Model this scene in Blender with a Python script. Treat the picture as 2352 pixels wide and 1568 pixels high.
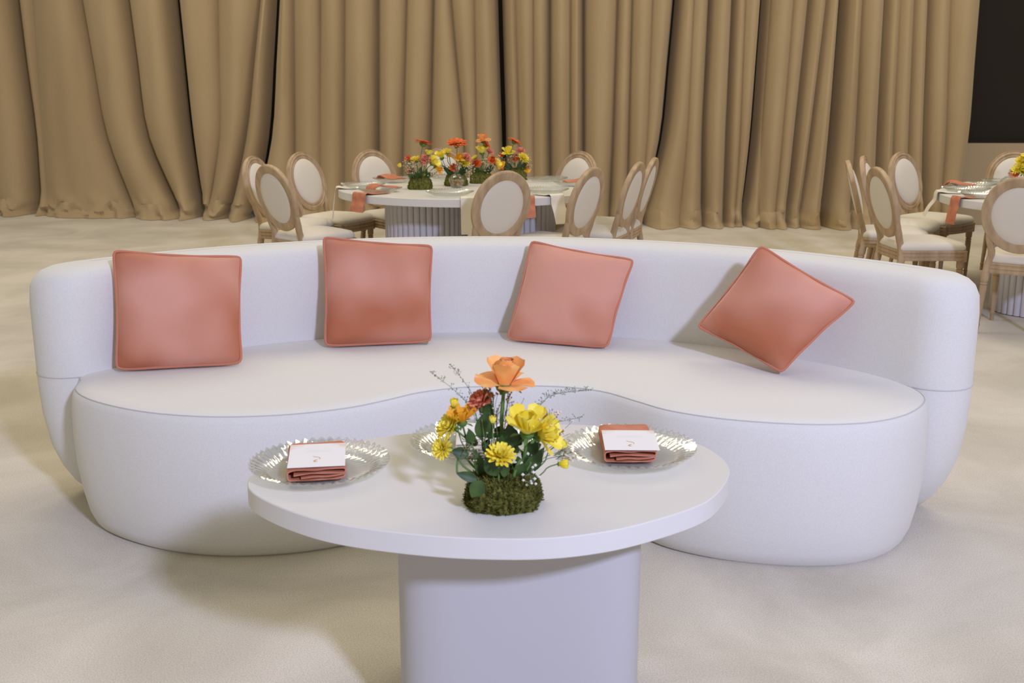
import bpy, math, random
import numpy as np
from mathutils import Vector, Matrix

for o in list(bpy.data.objects):
    bpy.data.objects.remove(o)
S = bpy.context.scene
COL = S.collection
PI = math.pi
rnd = random.Random(7)

# ------------------------------------------------------------------ camera
F_PX, PITCH, CAM_H = 2500.0, math.radians(13.27), 1.49
cam_d = bpy.data.cameras.new('camera')
cam_d.sensor_width = 36.0
cam_d.lens = F_PX / 2352 * 36.0
cam_d.dof.use_dof = True
cam_d.dof.focus_distance = 4.0
cam_d.dof.aperture_fstop = 6.3
cam = bpy.data.objects.new('camera', cam_d)
COL.objects.link(cam)
cam.location = (0, 0, CAM_H)
cam.rotation_euler = (PI / 2 - PITCH, 0, 0)
S.camera = cam

# ------------------------------------------------------------------ light
S.view_settings.view_transform = 'Standard'
S.view_settings.look = 'None'
S.view_settings.gamma = 1.0
S.view_settings.use_curve_mapping = False
S.view_settings.exposure = 0.0

world = bpy.data.worlds.new('hall_ambient')
S.world = world
world.use_nodes = True
bg = world.node_tree.nodes['Background']
bg.inputs[0].default_value = (1.0, 0.915, 0.72, 1)
bg.inputs[1].default_value = 0.38


def area(name, loc, target, size, power, color, size_y=None):
    l = bpy.data.lights.new(name, 'AREA')
    l.energy = power
    l.color = color
    l.size = size
    if size_y:
        l.shape = 'RECTANGLE'
        l.size_y = size_y
    o = bpy.data.objects.new(name, l)
    COL.objects.link(o)
    o.location = loc
    d = Vector(target) - Vector(loc)
    o.rotation_euler = d.to_track_quat('-Z', 'Y').to_euler()
    return o


# cool key lamp behind and to the right of the camera, warm lamps in the hall ceiling
area('key_light', (2.5, -2.6, 4.1), (-0.1, 3.4, 0.5), 0.5, 405, (0.60, 0.65, 1.0))
area('ceiling_light', (-3.0, 8.0, 6.5), (-3.0, 8.0, 0), 4.0, 190, (1.0, 0.88, 0.66))
area('ceiling_light', (4.0, 8.0, 6.5), (4.0, 8.0, 0), 4.0, 190, (1.0, 0.88, 0.66))
area('ceiling_light', (0.0, 1.5, 6.5), (0.0, 1.5, 0), 4.0, 22, (1.0, 0.96, 0.85))


# ------------------------------------------------------------------ pixel helpers (direction only; depth from the surface touched)
def ray(px, py):
    u = (px - 1176) / F_PX
    v = (784 - py) / F_PX
    return np.array([u, math.cos(PITCH) + v * math.sin(PITCH), -math.sin(PITCH) + v * math.cos(PITCH)])


def on_z(px, py, z):
    d = ray(px, py)
    t = (z - CAM_H) / d[2]
    return Vector((d[0] * t, d[1] * t, z))


def on_y(px, py, y):
    d = ray(px, py)
    t = y / d[1]
    return Vector((d[0] * t, y, CAM_H + d[2] * t))


# ------------------------------------------------------------------ mesh helpers
def mk(name, verts, faces, mat, parent=None, smooth=True, origin=None, midx=None):
    """one mesh object; a top-level mesh takes world verts and an origin, a child takes verts local to its parent"""
    me = bpy.data.meshes.new(name)
    if origin is not None:
        ov = Vector(origin)
        verts = [Vector(v) - ov for v in verts]
    me.from_pydata([tuple(v) for v in verts], [], faces)
    mats = mat if isinstance(mat, (list, tuple)) else [mat]
    for m in mats:
        me.materials.append(m)
    if midx:
        me.polygons.foreach_set('material_index', midx)
    if smooth:
        me.polygons.foreach_set('use_smooth', [True] * len(me.polygons))
    me.update()
    if smooth:
        me.set_sharp_from_angle(angle=math.radians(38))
    o = bpy.data.objects.new(name, me)
    COL.objects.link(o)
    if origin is not None:
        o.location = origin
    if parent is not None:
        o.parent = parent
    return o


def tag(o, label, cat, group=None):
    o['label'] = label
    o['category'] = cat
    if group:
        o['group'] = group
    return o


def thing(name, label, cat, loc=(0, 0, 0), rz=0.0, group=None):
    o = bpy.data.objects.new(name, None)
    o.empty_display_size = 0.1
    COL.objects.link(o)
    o.location = loc
    o.rotation_euler = (0, 0, rz)
    return tag(o, label, cat, group)


def struct(o):
    o['kind'] = 'structure'
    return o


def dup(root, loc, rz, label, group=None):
    r = root.copy()
    COL.objects.link(r)
    r.location = loc
    r.rotation_euler = (0, 0, rz)
    r['label'] = label
    if group:
        r['group'] = group
    for ch in list(root.children):
        c = ch.copy()
        COL.objects.link(c)
        c.parent = r
        for g in list(ch.children):
            d = g.copy()
            COL.objects.link(d)
            d.parent = c
    return r


class MB:
    def __init__(self):
        self.v, self.f = [], []

    def add(self, v, f):
        n = len(self.v)
        self.v += [Vector(p) for p in v]
        self.f += [tuple(i + n for i in q) for q in f]
        return self

    def loft(self, rings, closed=True, cap0=False, cap1=False):
        n = len(rings[0])
        v = [p for r in rings for p in r]
        f = []
        m = n if closed else n - 1
        for a in range(len(rings) - 1):
            for i in range(m):
                j = (i + 1) % n
                f.append((a * n + i, a * n + j, (a + 1) * n + j, (a + 1) * n + i))
        if cap0:
            f.append(tuple(reversed(range(n))))
        if cap1:
            b = (len(rings) - 1) * n
            f.append(tuple(range(b, b + n)))
        return self.add(v, f)

    def fan(self, ring, centre):
        n = len(ring)
        return self.add(list(ring) + [centre], [(i, (i + 1) % n, n) for i in range(n)])

    def lathe(self, prof, n=16, c=(0, 0, 0), axis=None):
        c = Vector(c)
        rings = []
        for r, z in prof:
            rings.append([c + Vector((r * math.cos(2 * PI * i / n), r * math.sin(2 * PI * i / n), z)) for i in range(n)])
        return self.loft(rings, True, prof[0][0] > 1e-6, prof[-1][0] > 1e-6)

    def tube(self, pts, r, n=6, closed=False, r1=None):
        pts = [Vector(p) for p in pts]
        m = len(pts)
        rings = []
        prev = None
        for i, p in enumerate(pts):
            if closed:
                t = pts[(i + 1) % m] - pts[i - 1]
            else:
                t = pts[min(i + 1, m - 1)] - pts[max(i - 1, 0)]
            t.normalize()
            if prev is None:
                up = Vector((0, 0, 1)) if abs(t.z) < 0.9 else Vector((0, 1, 0))
                a = t.cross(up).normalized()
            else:
                a = (prev - t * prev.dot(t)).normalized()
            prev = a
            b = t.cross(a)
            rr = r if r1 is None else r + (r1 - r) * i / max(1, m - 1)
            rings.append([p + (a * math.cos(2 * PI * k / n) + b * math.sin(2 * PI * k / n)) * rr for k in range(n)])
        if closed:
            rings.append(rings[0])
        return self.loft(rings, True, not closed, not closed)

    def box(self, c, s, rz=0.0, bev=0.0):
        c = Vector(c)
        hx, hy, hz = s[0] / 2, s[1] / 2, s[2] / 2
        co, si = math.cos(rz), math.sin(rz)
        b = min(bev, hx, hy, hz)
        rings = []
        def ring(ix, z):
            P = [(-hx + ix, -hy + ix), (hx - ix, -hy + ix), (hx - ix, hy - ix), (-hx + ix, hy - ix)]
            return [c + Vector((x * co - y * si, x * si + y * co, z)) for x, y in P]
        if b > 0:
            rings = [ring(b, -hz), ring(0, -hz + b), ring(0, hz - b), ring(b, hz)]
        else:
            rings = [ring(0, -hz), ring(0, hz)]
        return self.loft(rings, True, True, True)

    def build(self, name, mat, parent=None, smooth=True, origin=None):
        return mk(name, self.v, self.f, mat, parent, smooth, origin)


def spline(pts, n, closed=True):
    """Catmull-Rom, resampled to n points of even spacing"""
    P = [np.array(p, float) for p in pts]
    m = len(P)
    out = []
    rng = range(m) if closed else range(m - 1)
    for i in rng:
        if closed:
            p0, p1, p2, p3 = P[i - 1], P[i], P[(i + 1) % m], P[(i + 2) % m]
        else:
            p0, p1, p2, p3 = P[max(i - 1, 0)], P[i], P[i + 1], P[min(i + 2, m - 1)]
        for k in range(24):
            t = k / 24
            out.append(0.5 * (2 * p1 + (p2 - p0) * t + (2 * p0 - 5 * p1 + 4 * p2 - p3) * t * t + (3 * p1 - p0 - 3 * p2 + p3) * t ** 3))
    if not closed:
        out.append(P[-1])
    out = np.array(out)
    loop = np.vstack([out, out[:1]]) if closed else out
    d = np.r_[0, np.cumsum(np.linalg.norm(np.diff(loop, axis=0), axis=1))]
    s = np.linspace(0, d[-1], n + 1)[:-1] if closed else np.linspace(0, d[-1], n)
    return np.stack([np.interp(s, d, loop[:, k]) for k in range(loop.shape[1])], 1)


def inset_ring(out, d):
    """offset a closed CCW outline inward"""
    t = np.roll(out, -1, 0) - np.roll(out, 1, 0)
    t /= np.linalg.norm(t, axis=1)[:, None]
    nrm = np.stack([-t[:, 1], t[:, 0]], 1)
    return out + nrm * d


def ccw(o):
    x, y = o[:, 0], o[:, 1]
    return o if np.sum(x * np.roll(y, -1) - y * np.roll(x, -1)) > 0 else o[::-1]


# ------------------------------------------------------------------ materials
def pmat(name, col, rough=0.6, **kw):
    m = bpy.data.materials.new(name)
    m.use_nodes = True
    b = m.node_tree.nodes['Principled BSDF']
    b.inputs['Base Color'].default_value = (*col, 1)
    b.inputs['Roughness'].default_value = rough
    b.inputs['Specular IOR Level'].default_value = kw.get('spec', 0.4)
    if 'sheen' in kw:
        b.inputs['Sheen Weight'].default_value = kw['sheen']
        b.inputs['Sheen Roughness'].default_value = kw.get('sheen_r', 0.4)
        b.inputs['Sheen Tint'].default_value = (*kw.get('sheen_t', (1, 1, 1)), 1)
    if 'sss' in kw:
        b.inputs['Subsurface Weight'].default_value = kw['sss']
        b.inputs['Subsurface Radius'].default_value = (0.01, 0.006, 0.003)
    return m


def nodes(m):
    nt = m.node_tree
    return nt, nt.nodes, nt.links, nt.nodes['Principled BSDF']


def add_noise_color(m, c1, c2, scale, detail=4, stretch=(1, 1, 1), lo=0.35, hi=0.65, coord='Object'):
    nt, N, L, b = nodes(m)
    tc = N.new('ShaderNodeTexCoord')
    mp = N.new('ShaderNodeMapping')
    mp.inputs['Scale'].default_value = stretch
    nz = N.new('ShaderNodeTexNoise')
    nz.inputs['Scale'].default_value = scale
    nz.inputs['Detail'].default_value = detail
    rp = N.new('ShaderNodeValToRGB')
    rp.color_ramp.elements[0].position = lo
    rp.color_ramp.elements[1].position = hi
    rp.color_ramp.elements[0].color = (*c1, 1)
    rp.color_ramp.elements[1].color = (*c2, 1)
    L.new(tc.outputs[coord], mp.inputs[0])
    L.new(mp.outputs[0], nz.inputs['Vector'])
    L.new(nz.outputs[0], rp.inputs[0])
    L.new(rp.outputs[0], b.inputs['Base Color'])
    return rp


def add_bump(m, scale, strength, dist=0.002, detail=3, stretch=(1, 1, 1)):
    nt, N, L, b = nodes(m)
    tc = N.new('ShaderNodeTexCoord')
    mp = N.new('ShaderNodeMapping')
    mp.inputs['Scale'].default_value = stretch
    nz = N.new('ShaderNodeTexNoise')
    nz.inputs['Scale'].default_value = scale
    nz.inputs['Detail'].default_value = detail
    bp = N.new('ShaderNodeBump')
    bp.inputs['Strength'].default_value = strength
    bp.inputs['Distance'].default_value = dist
    L.new(tc.outputs['Object'], mp.inputs[0])
    L.new(mp.outputs[0], nz.inputs['Vector'])
    L.new(nz.outputs[0], bp.inputs['Height'])
    L.new(bp.outputs[0], b.inputs['Normal'])


# carpet: cream pile, broad brushed patches and fine grain
M_CARPET = pmat('carpet_pile', (0.6, 0.55, 0.46), 0.95, spec=0.1, sheen=0.3, sheen_r=0.6)
nt, N, L, b = nodes(M_CARPET)
tc = N.new('ShaderNodeTexCoord')
n1 = N.new('ShaderNodeTexNoise'); n1.inputs['Scale'].default_value = 1.5; n1.inputs['Detail'].default_value = 5; n1.inputs['Roughness'].default_value = 0.55
n1.inputs['Distortion'].default_value = 0.6
n2 = N.new('ShaderNodeTexNoise'); n2.inputs['Scale'].default_value = 240; n2.inputs['Detail'].default_value = 4
r1 = N.new('ShaderNodeValToRGB')
r1.color_ramp.elements[0].position = 0.36; r1.color_ramp.elements[0].color = (0.58, 0.525, 0.42, 1)
r1.color_ramp.elements[1].position = 0.64; r1.color_ramp.elements[1].color = (0.76, 0.70, 0.59, 1)
r2 = N.new('ShaderNodeValToRGB')
r2.color_ramp.elements[0].position = 0.32; r2.color_ramp.elements[0].color = (0.72, 0.72, 0.72, 1)
r2.color_ramp.elements[1].position = 0.62; r2.color_ramp.elements[1].color = (1, 1, 1, 1)
mx = N.new('ShaderNodeMix'); mx.data_type = 'RGBA'; mx.blend_type = 'MULTIPLY'; mx.inputs['Factor'].default_value = 1
bp = N.new('ShaderNodeBump'); bp.inputs['Strength'].default_value = 0.6; bp.inputs['Distance'].default_value = 0.004
L.new(tc.outputs['Object'], n1.inputs['Vector']); L.new(tc.outputs['Object'], n2.inputs['Vector'])
L.new(n1.outputs[0], r1.inputs[0]); L.new(n2.outputs[0], r2.inputs[0])
L.new(r1.outputs[0], mx.inputs['A']); L.new(r2.outputs[0], mx.inputs['B'])
L.new(mx.outputs['Result'], b.inputs['Base Color'])
L.new(n2.outputs[0], bp.inputs['Height']); L.new(bp.outputs[0], b.inputs['Normal'])

M_WALL = pmat('hall_wall', (0.10, 0.09, 0.075), 0.9)
M_DRAPE = pmat('drape_velvet', (0.34, 0.24, 0.13), 0.85, spec=0.15, sheen=0.25, sheen_r=0.5, sheen_t=(1, 0.9, 0.7))
add_noise_color(M_DRAPE, (0.39, 0.29, 0.168), (0.455, 0.345, 0.205), 1.2, 4, (1, 1, 0.35))
add_bump(M_DRAPE, 6, 0.25, 0.02, 4, (1.6, 1.6, 0.5))
M_SKIRT = pmat('skirt_cloth', (0.42, 0.33, 0.22), 0.9, spec=0.1)
M_SCREEN = pmat('screen_black', (0.021, 0.0165, 0.0125), 0.75, spec=0.2)
M_METAL = pmat('latch_metal', (0.6, 0.58, 0.55), 0.35)
M_METAL.node_tree.nodes['Principled BSDF'].inputs['Metallic'].default_value = 1

M_SOFA = pmat('sofa_weave', (0.70, 0.69, 0.675), 0.9, spec=0.15, sheen=0.2, sheen_r=0.5)
add_noise_color(M_SOFA, (0.70, 0.695, 0.675), (0.77, 0.762, 0.742), 420, 2, (1, 1, 0.4), 0.3, 0.7)
add_bump(M_SOFA, 700, 0.25, 0.001, 2)
M_SEAM = pmat('sofa_seam', (0.58, 0.57, 0.56), 0.9)
M_VELVET = pmat('coral_velvet', (0.60, 0.24, 0.15), 0.75, spec=0.2, sheen=0.9, sheen_r=0.35, sheen_t=(1.0, 0.72, 0.66))
add_noise_color(M_VELVET, (0.46, 0.155, 0.080), (0.67, 0.33, 0.25), 3.0, 1.5, (1, 1, 1), 0.36, 0.64)
_n = M_VELVET.node_tree
_oi = _n.nodes.new('ShaderNodeObjectInfo')
_n.links.new(_oi.outputs['Location'], [q for q in _n.nodes if q.bl_idname == 'ShaderNodeMapping'][0].inputs['Location'])
add_bump(M_VELVET, 14, 0.15, 0.01, 3)
M_PIPE = pmat('coral_piping', (0.55, 0.205, 0.125), 0.7, sheen=0.5, sheen_t=(1, 0.7, 0.65))
M_ZIP = pmat('zip_tape', (0.35, 0.27, 0.17), 0.6)
M_WHITE = pmat('white_lacquer', (0.70, 0.69, 0.675), 0.42, spec=0.4)
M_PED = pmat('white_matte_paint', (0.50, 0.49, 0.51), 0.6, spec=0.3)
M_FLUTE = pmat('white_flute_paint', (0.64, 0.63, 0.68), 0.55)
M_GROOVE = pmat('flute_backing', (0.30, 0.29, 0.32), 0.8)
M_WOOD = pmat('limed_oak', (0.45, 0.32, 0.195), 0.55, spec=0.35)
add_noise_color(M_WOOD, (0.36, 0.248, 0.145), (0.52, 0.385, 0.25), 9, 5, (3, 3, 0.5), 0.3, 0.7)
M_LINEN = pmat('ivory_linen', (0.70, 0.655, 0.585), 0.9, spec=0.15, sheen=0.15)
add_bump(M_LINEN, 500, 0.2, 0.001)
M_NAPKIN = pmat('coral_napkin', (0.56, 0.215, 0.125), 0.9, spec=0.1)
add_noise_color(M_NAPKIN, (0.50, 0.185, 0.105), (0.60, 0.25, 0.155), 22, 4)
M_CREAM = pmat('cream_napkin', (0.78, 0.73, 0.64), 0.9, spec=0.1)
M_DARKFOLD = M_NAPKIN
M_MOSS = pmat('moss', (0.07, 0.085, 0.015), 0.95, spec=0.1)
add_noise_color(M_MOSS, (0.05, 0.06, 0.010), (0.19, 0.18, 0.045), 70, 4, (1, 1, 1), 0.3, 0.7)
M_STEM = pmat('stem_green', (0.10, 0.20, 0.045), 0.6)
M_LEAF = pmat('leaf_dark', (0.028, 0.065, 0.022), 0.5)
add_noise_color(M_LEAF, (0.018, 0.045, 0.010), (0.055, 0.11, 0.022), 25)
M_SPRIG = pmat('sprig_grey_green', (0.17, 0.22, 0.12), 0.8)
M_ROSE = pmat('petal_orange', (0.84, 0.36, 0.085), 0.6, sss=0.15)
add_noise_color(M_ROSE, (0.78, 0.26, 0.07), (0.92, 0.50, 0.16), 18, 2)
M_YEL = pmat('petal_yellow', (0.86, 0.68, 0.03), 0.6, sss=0.15)
add_noise_color(M_YEL, (0.86, 0.68, 0.03), (0.92, 0.84, 0.15), 20, 2)
M_YELO = pmat('petal_golden', (0.85, 0.46, 0.03), 0.6, sss=0.15)
M_CORALF = pmat('petal_coral', (0.80, 0.30, 0.18), 0.7, sss=0.1)
M_RED = pmat('petal_vermilion', (0.72, 0.115, 0.018), 0.6)
add_noise_color(M_RED, (0.62, 0.08, 0.012), (0.80, 0.17, 0.03), 40, 2)
M_PINK = pmat('petal_salmon', (0.90, 0.38, 0.27), 0.7)
M_WHITEF = pmat('gypsophila_white', (0.82, 0.79, 0.72), 0.8)
M_BLUSH = pmat('gypsophila_blush', (0.80, 0.66, 0.50), 0.8)
M_BLUSH2 = pmat('gypsophila_pale', (0.82, 0.68, 0.58), 0.8)
M_BERRY = pmat('berry_orange', (0.48, 0.19, 0.06), 0.6)
M_NUT = pmat('nut_brown', (0.50, 0.30, 0.13), 0.6)
add_noise_color(M_NUT, (0.30, 0.14, 0.05), (0.68, 0.47, 0.25), 40, 3)
M_GOLD = pmat('card_gold_print', (0.62, 0.38, 0.17), 0.5)

# menu card: white stock, soft coral brush marks in the far corners, faint lines of type
M_CARD = pmat('card_stock', (0.86, 0.85, 0.86), 0.6)
nt, N, L, b = nodes(M_CARD)
tc = N.new('ShaderNodeTexCoord'); sp = N.new('ShaderNodeSeparateXYZ')
L.new(tc.outputs['Object'], sp.inputs[0])
def mth(op, a, bb=None, cc=None):
    n = N.new('ShaderNodeMath'); n.operation = op
    for i, q in enumerate((a, bb, cc)):
        if q is None:
            continue
        if isinstance(q, (int, float)):
            n.inputs[i].default_value = q
        else:
            L.new(q, n.inputs[i])
    return n.outputs[0]
ax = mth('ABSOLUTE', sp.outputs[0])
mpp = N.new('ShaderNodeMapping'); mpp.inputs['Scale'].default_value = (60, 420, 1)
nz = N.new('ShaderNodeTexNoise'); nz.inputs['Scale'].default_value = 1.0; nz.inputs['Detail'].default_value = 3
L.new(tc.outputs['Object'], mpp.inputs[0]); L.new(mpp.outputs[0], nz.inputs['Vector'])
cor = mth('ADD', mth('MULTIPLY', ax, 14.0), mth('MULTIPLY', sp.outputs[1], 15.0))
brush = mth('MULTIPLY', mth('GREATER_THAN', mth('ADD', cor, mth('MULTIPLY', nz.outputs[0], 1.6)), 2.38), 0.5)
mxc = N.new('ShaderNodeMix'); mxc.data_type = 'RGBA'
mxc.inputs['A'].default_value = (0.86, 0.85, 0.86, 1)
mxc.inputs['B'].default_value = (0.80, 0.47, 0.33, 1)
L.new(brush, mxc.inputs['Factor'])
L.new(mxc.outputs['Result'], b.inputs['Base Color'])

# clear pressed glass: real refraction blended with plain see-through so lamps light what lies under it
M_GLASS = bpy.data.materials.new('clear_glass')
M_GLASS.use_nodes = True
nt = M_GLASS.node_tree; N = nt.nodes; L = nt.links
N.remove(N['Principled BSDF'])
gl = N.new('ShaderNodeBsdfGlass'); gl.inputs['Roughness'].default_value = 0.0; gl.inputs['IOR'].default_value = 1.45
gl.inputs['Color'].default_value = (0.95, 0.97, 0.97, 1)
tr = N.new('ShaderNodeBsdfTransparent'); tr.inputs[0].default_value = (0.95, 0.97, 0.97, 1)
ms = N.new('ShaderNodeMixShader'); ms.inputs[0].default_value = 0.34
L.new(tr.outputs[0], ms.inputs[1]); L.new(gl.outputs[0], ms.inputs[2])
L.new(ms.outputs[0], N['Material Output'].inputs[0])

# ------------------------------------------------------------------ setting
fl = MB()
nx, ny = 12, 12
v = []; f = []
X0, X1, Y0, Y1 = -11, 11, -5, 14.2
mk('floor', [(X0, Y0, 0), (X1, Y0, 0), (X1, Y1, 0), (X0, Y1, 0)], [(0, 1, 2, 3)], M_CARPET, smooth=False)
struct(bpy.data.objects['floor'])
w = MB().box((0, 14.3, 3.2), (22, 0.2, 6.4)).build('wall_back', M_WALL, smooth=False)
struct(w)

# ------------------------------------------------------------------ drapes
DX = [-12, -6, -3, 1.4, 3.3, 5.2, 12]
DY = [13.9, 12.95, 12.35, 11.75, 11.6, 11.55, 11.6]


def plane_pt(px, py):
    d = ray(px, py)
    X = 0.0
    for _ in range(30):
        y = np.interp(X, DX, DY)
        X = d[0] / d[1] * y
    y = np.interp(X, DX, DY)
    return X, CAM_H + d[2] / d[1] * y


ZS = [0.012, 0.025, 0.045, 0.07, 0.10, 0.13, 0.17, 0.22, 0.28, 0.36, 0.5, 0.7, 0.9, 1.15, 1.4, 1.7, 2.0, 2.4, 3.0, 4.0, 5.4]
SEAM = 0.30


def nse(x, y, k):
    return math.sin(x * 3.1 + k * 1.7 + 1.3 * math.sin(y * 2.3 + k)) * 0.6 + math.sin(x * 7.7 + y * 3.1 + k * 2.9) * 0.4


def drape(folds, label, k, gl=1.5, gr=1.5, rump=1.0):
    folds = list(folds)
    q = folds[0]
    folds[0] = (q[0] + gl, q[1] + gl, q[2] + gl * .5, q[3])
    q = folds[-1]
    folds[-1] = (q[0] - gr, q[1] - gr, q[2] - gr * .5, q[3])
    root_pts = []
    xs_of = []
    for a, bpx, c, dep in folds:
        P = [plane_pt(a, 0), plane_pt((a + bpx) / 2 + 0.12 * (bpx - a) * 0, 150), plane_pt(bpx, 300), plane_pt((bpx * 0.45 + c * 0.55), 420), plane_pt(c, 497)]
        zz = [q[1] for q in P][::-1]
        xx = [q[0] for q in P][::-1]
        sp2 = spline(list(zip(zz, xx)), 40, closed=False)
        xs_of.append((sp2[:, 0], sp2[:, 1], dep))
    verts, faces = [], []
    cols = []
    for i in range(len(folds) - 1):
        wpx = abs(folds[i + 1][0] - folds[i][0])
        n = max(8, min(26, int(wpx / 5)))
        for j in range(n + (1 if i == len(folds) - 2 else 0)):
            cols.append((i, j / n))
    ncol = len(cols)
    for z in ZS:
        for i, s in cols:
            xa = np.interp(z, xs_of[i][0], xs_of[i][1])
            xb = np.interp(z, xs_of[i + 1][0], xs_of[i + 1][1])
            wd = abs(xb - xa) + 1e-4
            X = xa + (xb - xa) * s
            va, vb = xs_of[i][2], xs_of[i + 1][2]
            dl, dr = s * wd, (1 - s) * wd
            valley = va * math.exp(-(dl / 0.05) ** 1.3) + vb * math.exp(-(dr / 0.05) ** 1.3)
            crest = min(0.17, 0.33 * wd) * math.sin(PI * s) ** 0.8
            y = np.interp(X, DX, DY) + valley - crest
            y += 0.012 * nse(X * 2.2, z * 0.35, k + i) + 0.007 * math.sin(X * 23 + 1.5 * math.sin(z * 1.1 + k)) * min(1.0, dl / .1, dr / .1)
            low = max(0.0, 1 - z / 0.34)
            y -= 0.15 * low ** 2 * (0.75 + 0.35 * nse(X * 1.4, 0, k + 3)) + (0.03 * low * nse(X * 5.5, z * 12, k) + 0.035 * low ** 2.5 * nse(X * 4.5, z * 16, k + 5)) * rump
            zz = z
            if z < 0.15:
                zz = z * (1 + 0.5 * nse(X * 4, 0.2, k + 7)) + 0.012
                if z < 0.02:
                    zz = 0.004
                    y -= 0.035 + 0.03 * nse(X * 6, 1, k)
            verts.append((X, y, max(0.004, zz)))
    R = len(ZS)
    for r in range(R - 1):
        for c in range(ncol - 1):
            faces.append((r * ncol + c, r * ncol + c + 1, (r + 1) * ncol + c + 1, (r + 1) * ncol + c))
    cx = sum(p[0] for p in verts[:ncol]) / ncol
    cy = sum(p[1] for p in verts[:ncol]) / ncol
    o = mk('drape_panel', verts, faces, M_DRAPE, origin=(cx, cy, 0))
    tag(o, label, 'curtain', 'tan velvet drapes along the back of the hall')


SM = SEAM
drape([(-560, -560, -560, 0.1), (-400, -392, -380, .08), (-270, -258, -240, .10), (-150, -130, -110, .08), (-60, -35, -10, .10), (29, 67, 85, SM)],
      'tan velvet drape bunched up and puddled on the carpet at its foot', 0, 0, 3, 2.2)
drape([(29, 67, 85, SM), (75, 95, 112, .02), (184, 238, 316, .08), (289, 330, 418, .16), (395, 427, 458, SM)],
      'wide smooth tan drape sweeping sideways to a gathered foot', 1, 3, 5, 1.6)
drape([(395, 427, 458, SM), (500, 505, 476, .02), (592, 562, 520, .14), (627, 611, 572, SM)],
      'tan drape panel pinched to a narrow gather at the floor', 2, 5, 4, 1.8)
drape([(627, 611, 574, SM), (673, 675, 675, .07), (735, 735, 735, .03), (791, 790, 790, .06), (867, 867, 867, .15), (934, 926, 920, .07), (995, 989, 985, .10),
       (1036, 1063, 1078, .07), (1090, 1094, 1098, .02), (1148, 1157, 1160, SM)],
      'broad tan drape hanging straight behind the flowers of the oval table', 3, 4, 5, 0.8)
drape([(1148, 1157, 1160, SM), (1185, 1193, 1195, .06), (1225, 1226, 1228, .03), (1264, 1264, 1266, .16), (1311, 1310, 1312, .07), (1342, 1342, 1342, .18),
       (1420, 1410, 1400, .11), (1454, 1446, 1440, .08), (1500, 1488, 1470, .03), (1558, 1529, 1482, SM)],
      'tan drape with tight vertical folds behind the chair at the oval table', 4, 5, 3, 0.8)
drape([(1558, 1529, 1482, SM), (1595, 1580, 1560, .03), (1634, 1619, 1616, .18), (1688, 1674, 1666, .18), (1715, 1703, 1690, .06), (1762, 1739, 1714, SM)],
      'narrow tan drape with deep dark folds between the two dining tables', 5, 2, 2, 1.0)
drape([(1762, 1739, 1714, SM), (1779, 1757, 1745, .07), (1825, 1800, 1780, .03), (1866, 1834, 1811, .18), (1905, 1868, 1840, .12), (1945, 1920, 1897, SM)],
      'tan drape with slanting folds beside the chairs of the second table', 6, 2, 2, 1.0)
drape([(1945, 1920, 1897, SM), (1985, 1970, 1955, .07), (2041, 2024, 2015, .15), (2072, 2056, 2050, .06), (2104, 2092, 2085, .06), (2140, 2129, 2125, .13),
       (2185, 2175, 2160, .03), (2252, 2228, 2192, 0.02)],
      'tan drape at the end of the row beside the black screen', 7, 2, 0, 0.8)

# black screen on a low skirted stage
sc = thing('video_screen', 'large matte black video screen standing above a beige skirt', 'screen', (7.0, 12.0, 0.88))
MB().box((0, 0.06, 2.0), (4.7, 0.10, 4.0), 0, 0.01).build('panel', M_SCREEN, sc, smooth=False)
fr = MB()
fr.box((-2.37, 0.05, 2.0), (0.04, 0.14, 4.0))
fr.box((0, 0.05, 0.01), (4.74, 0.14, 0.03))
fr.build('frame', M_SCREEN, sc, smooth=False)
for z in (0.12, 0.30, 0.85, 1.02, 1.45):
    MB().box((-2.405, 0.0, z), (0.03, 0.05, 0.045), 0, 0.006).build('latch', M_METAL, sc, smooth=False)
# skirt
vs, fs = [], []
nc = 90
zs = [0.004, 0.2, 0.5, 0.80, 0.875]
for z in zs:
    for i in range(nc + 1):
        x = 4.62 + 4.8 * i / nc
        near = math.exp(-((x - 4.8) / 0.35) ** 2)
        y = 11.85 + 0.05 * math.sin(x * 9 + 0.6 * math.sin(x * 3)) * (0.25 + near * 1.2) * (1 - 0.5 * z / 0.9)
        vs.append((x, y, z))
for r in range(len(zs) - 1):
    for c in range(nc):
        a = r * (nc + 1) + c
        fs.append((a, a + 1, a + nc + 2, a + nc + 1))
for i in range(nc + 1):
    x = vs[(len(zs) - 1) * (nc + 1) + i][0]
    vs.append((x, 12.3, 0.875))
for c in range(nc):
    a = (len(zs) - 1) * (nc + 1) + c
    fs.append((a, a + 1, a + nc + 2, a + nc + 1))
tag(mk('stage_skirt', vs, fs, M_SKIRT, origin=(7, 11.85, 0)), 'pleated beige cloth skirt hanging below the black screen', 'skirt')

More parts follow.
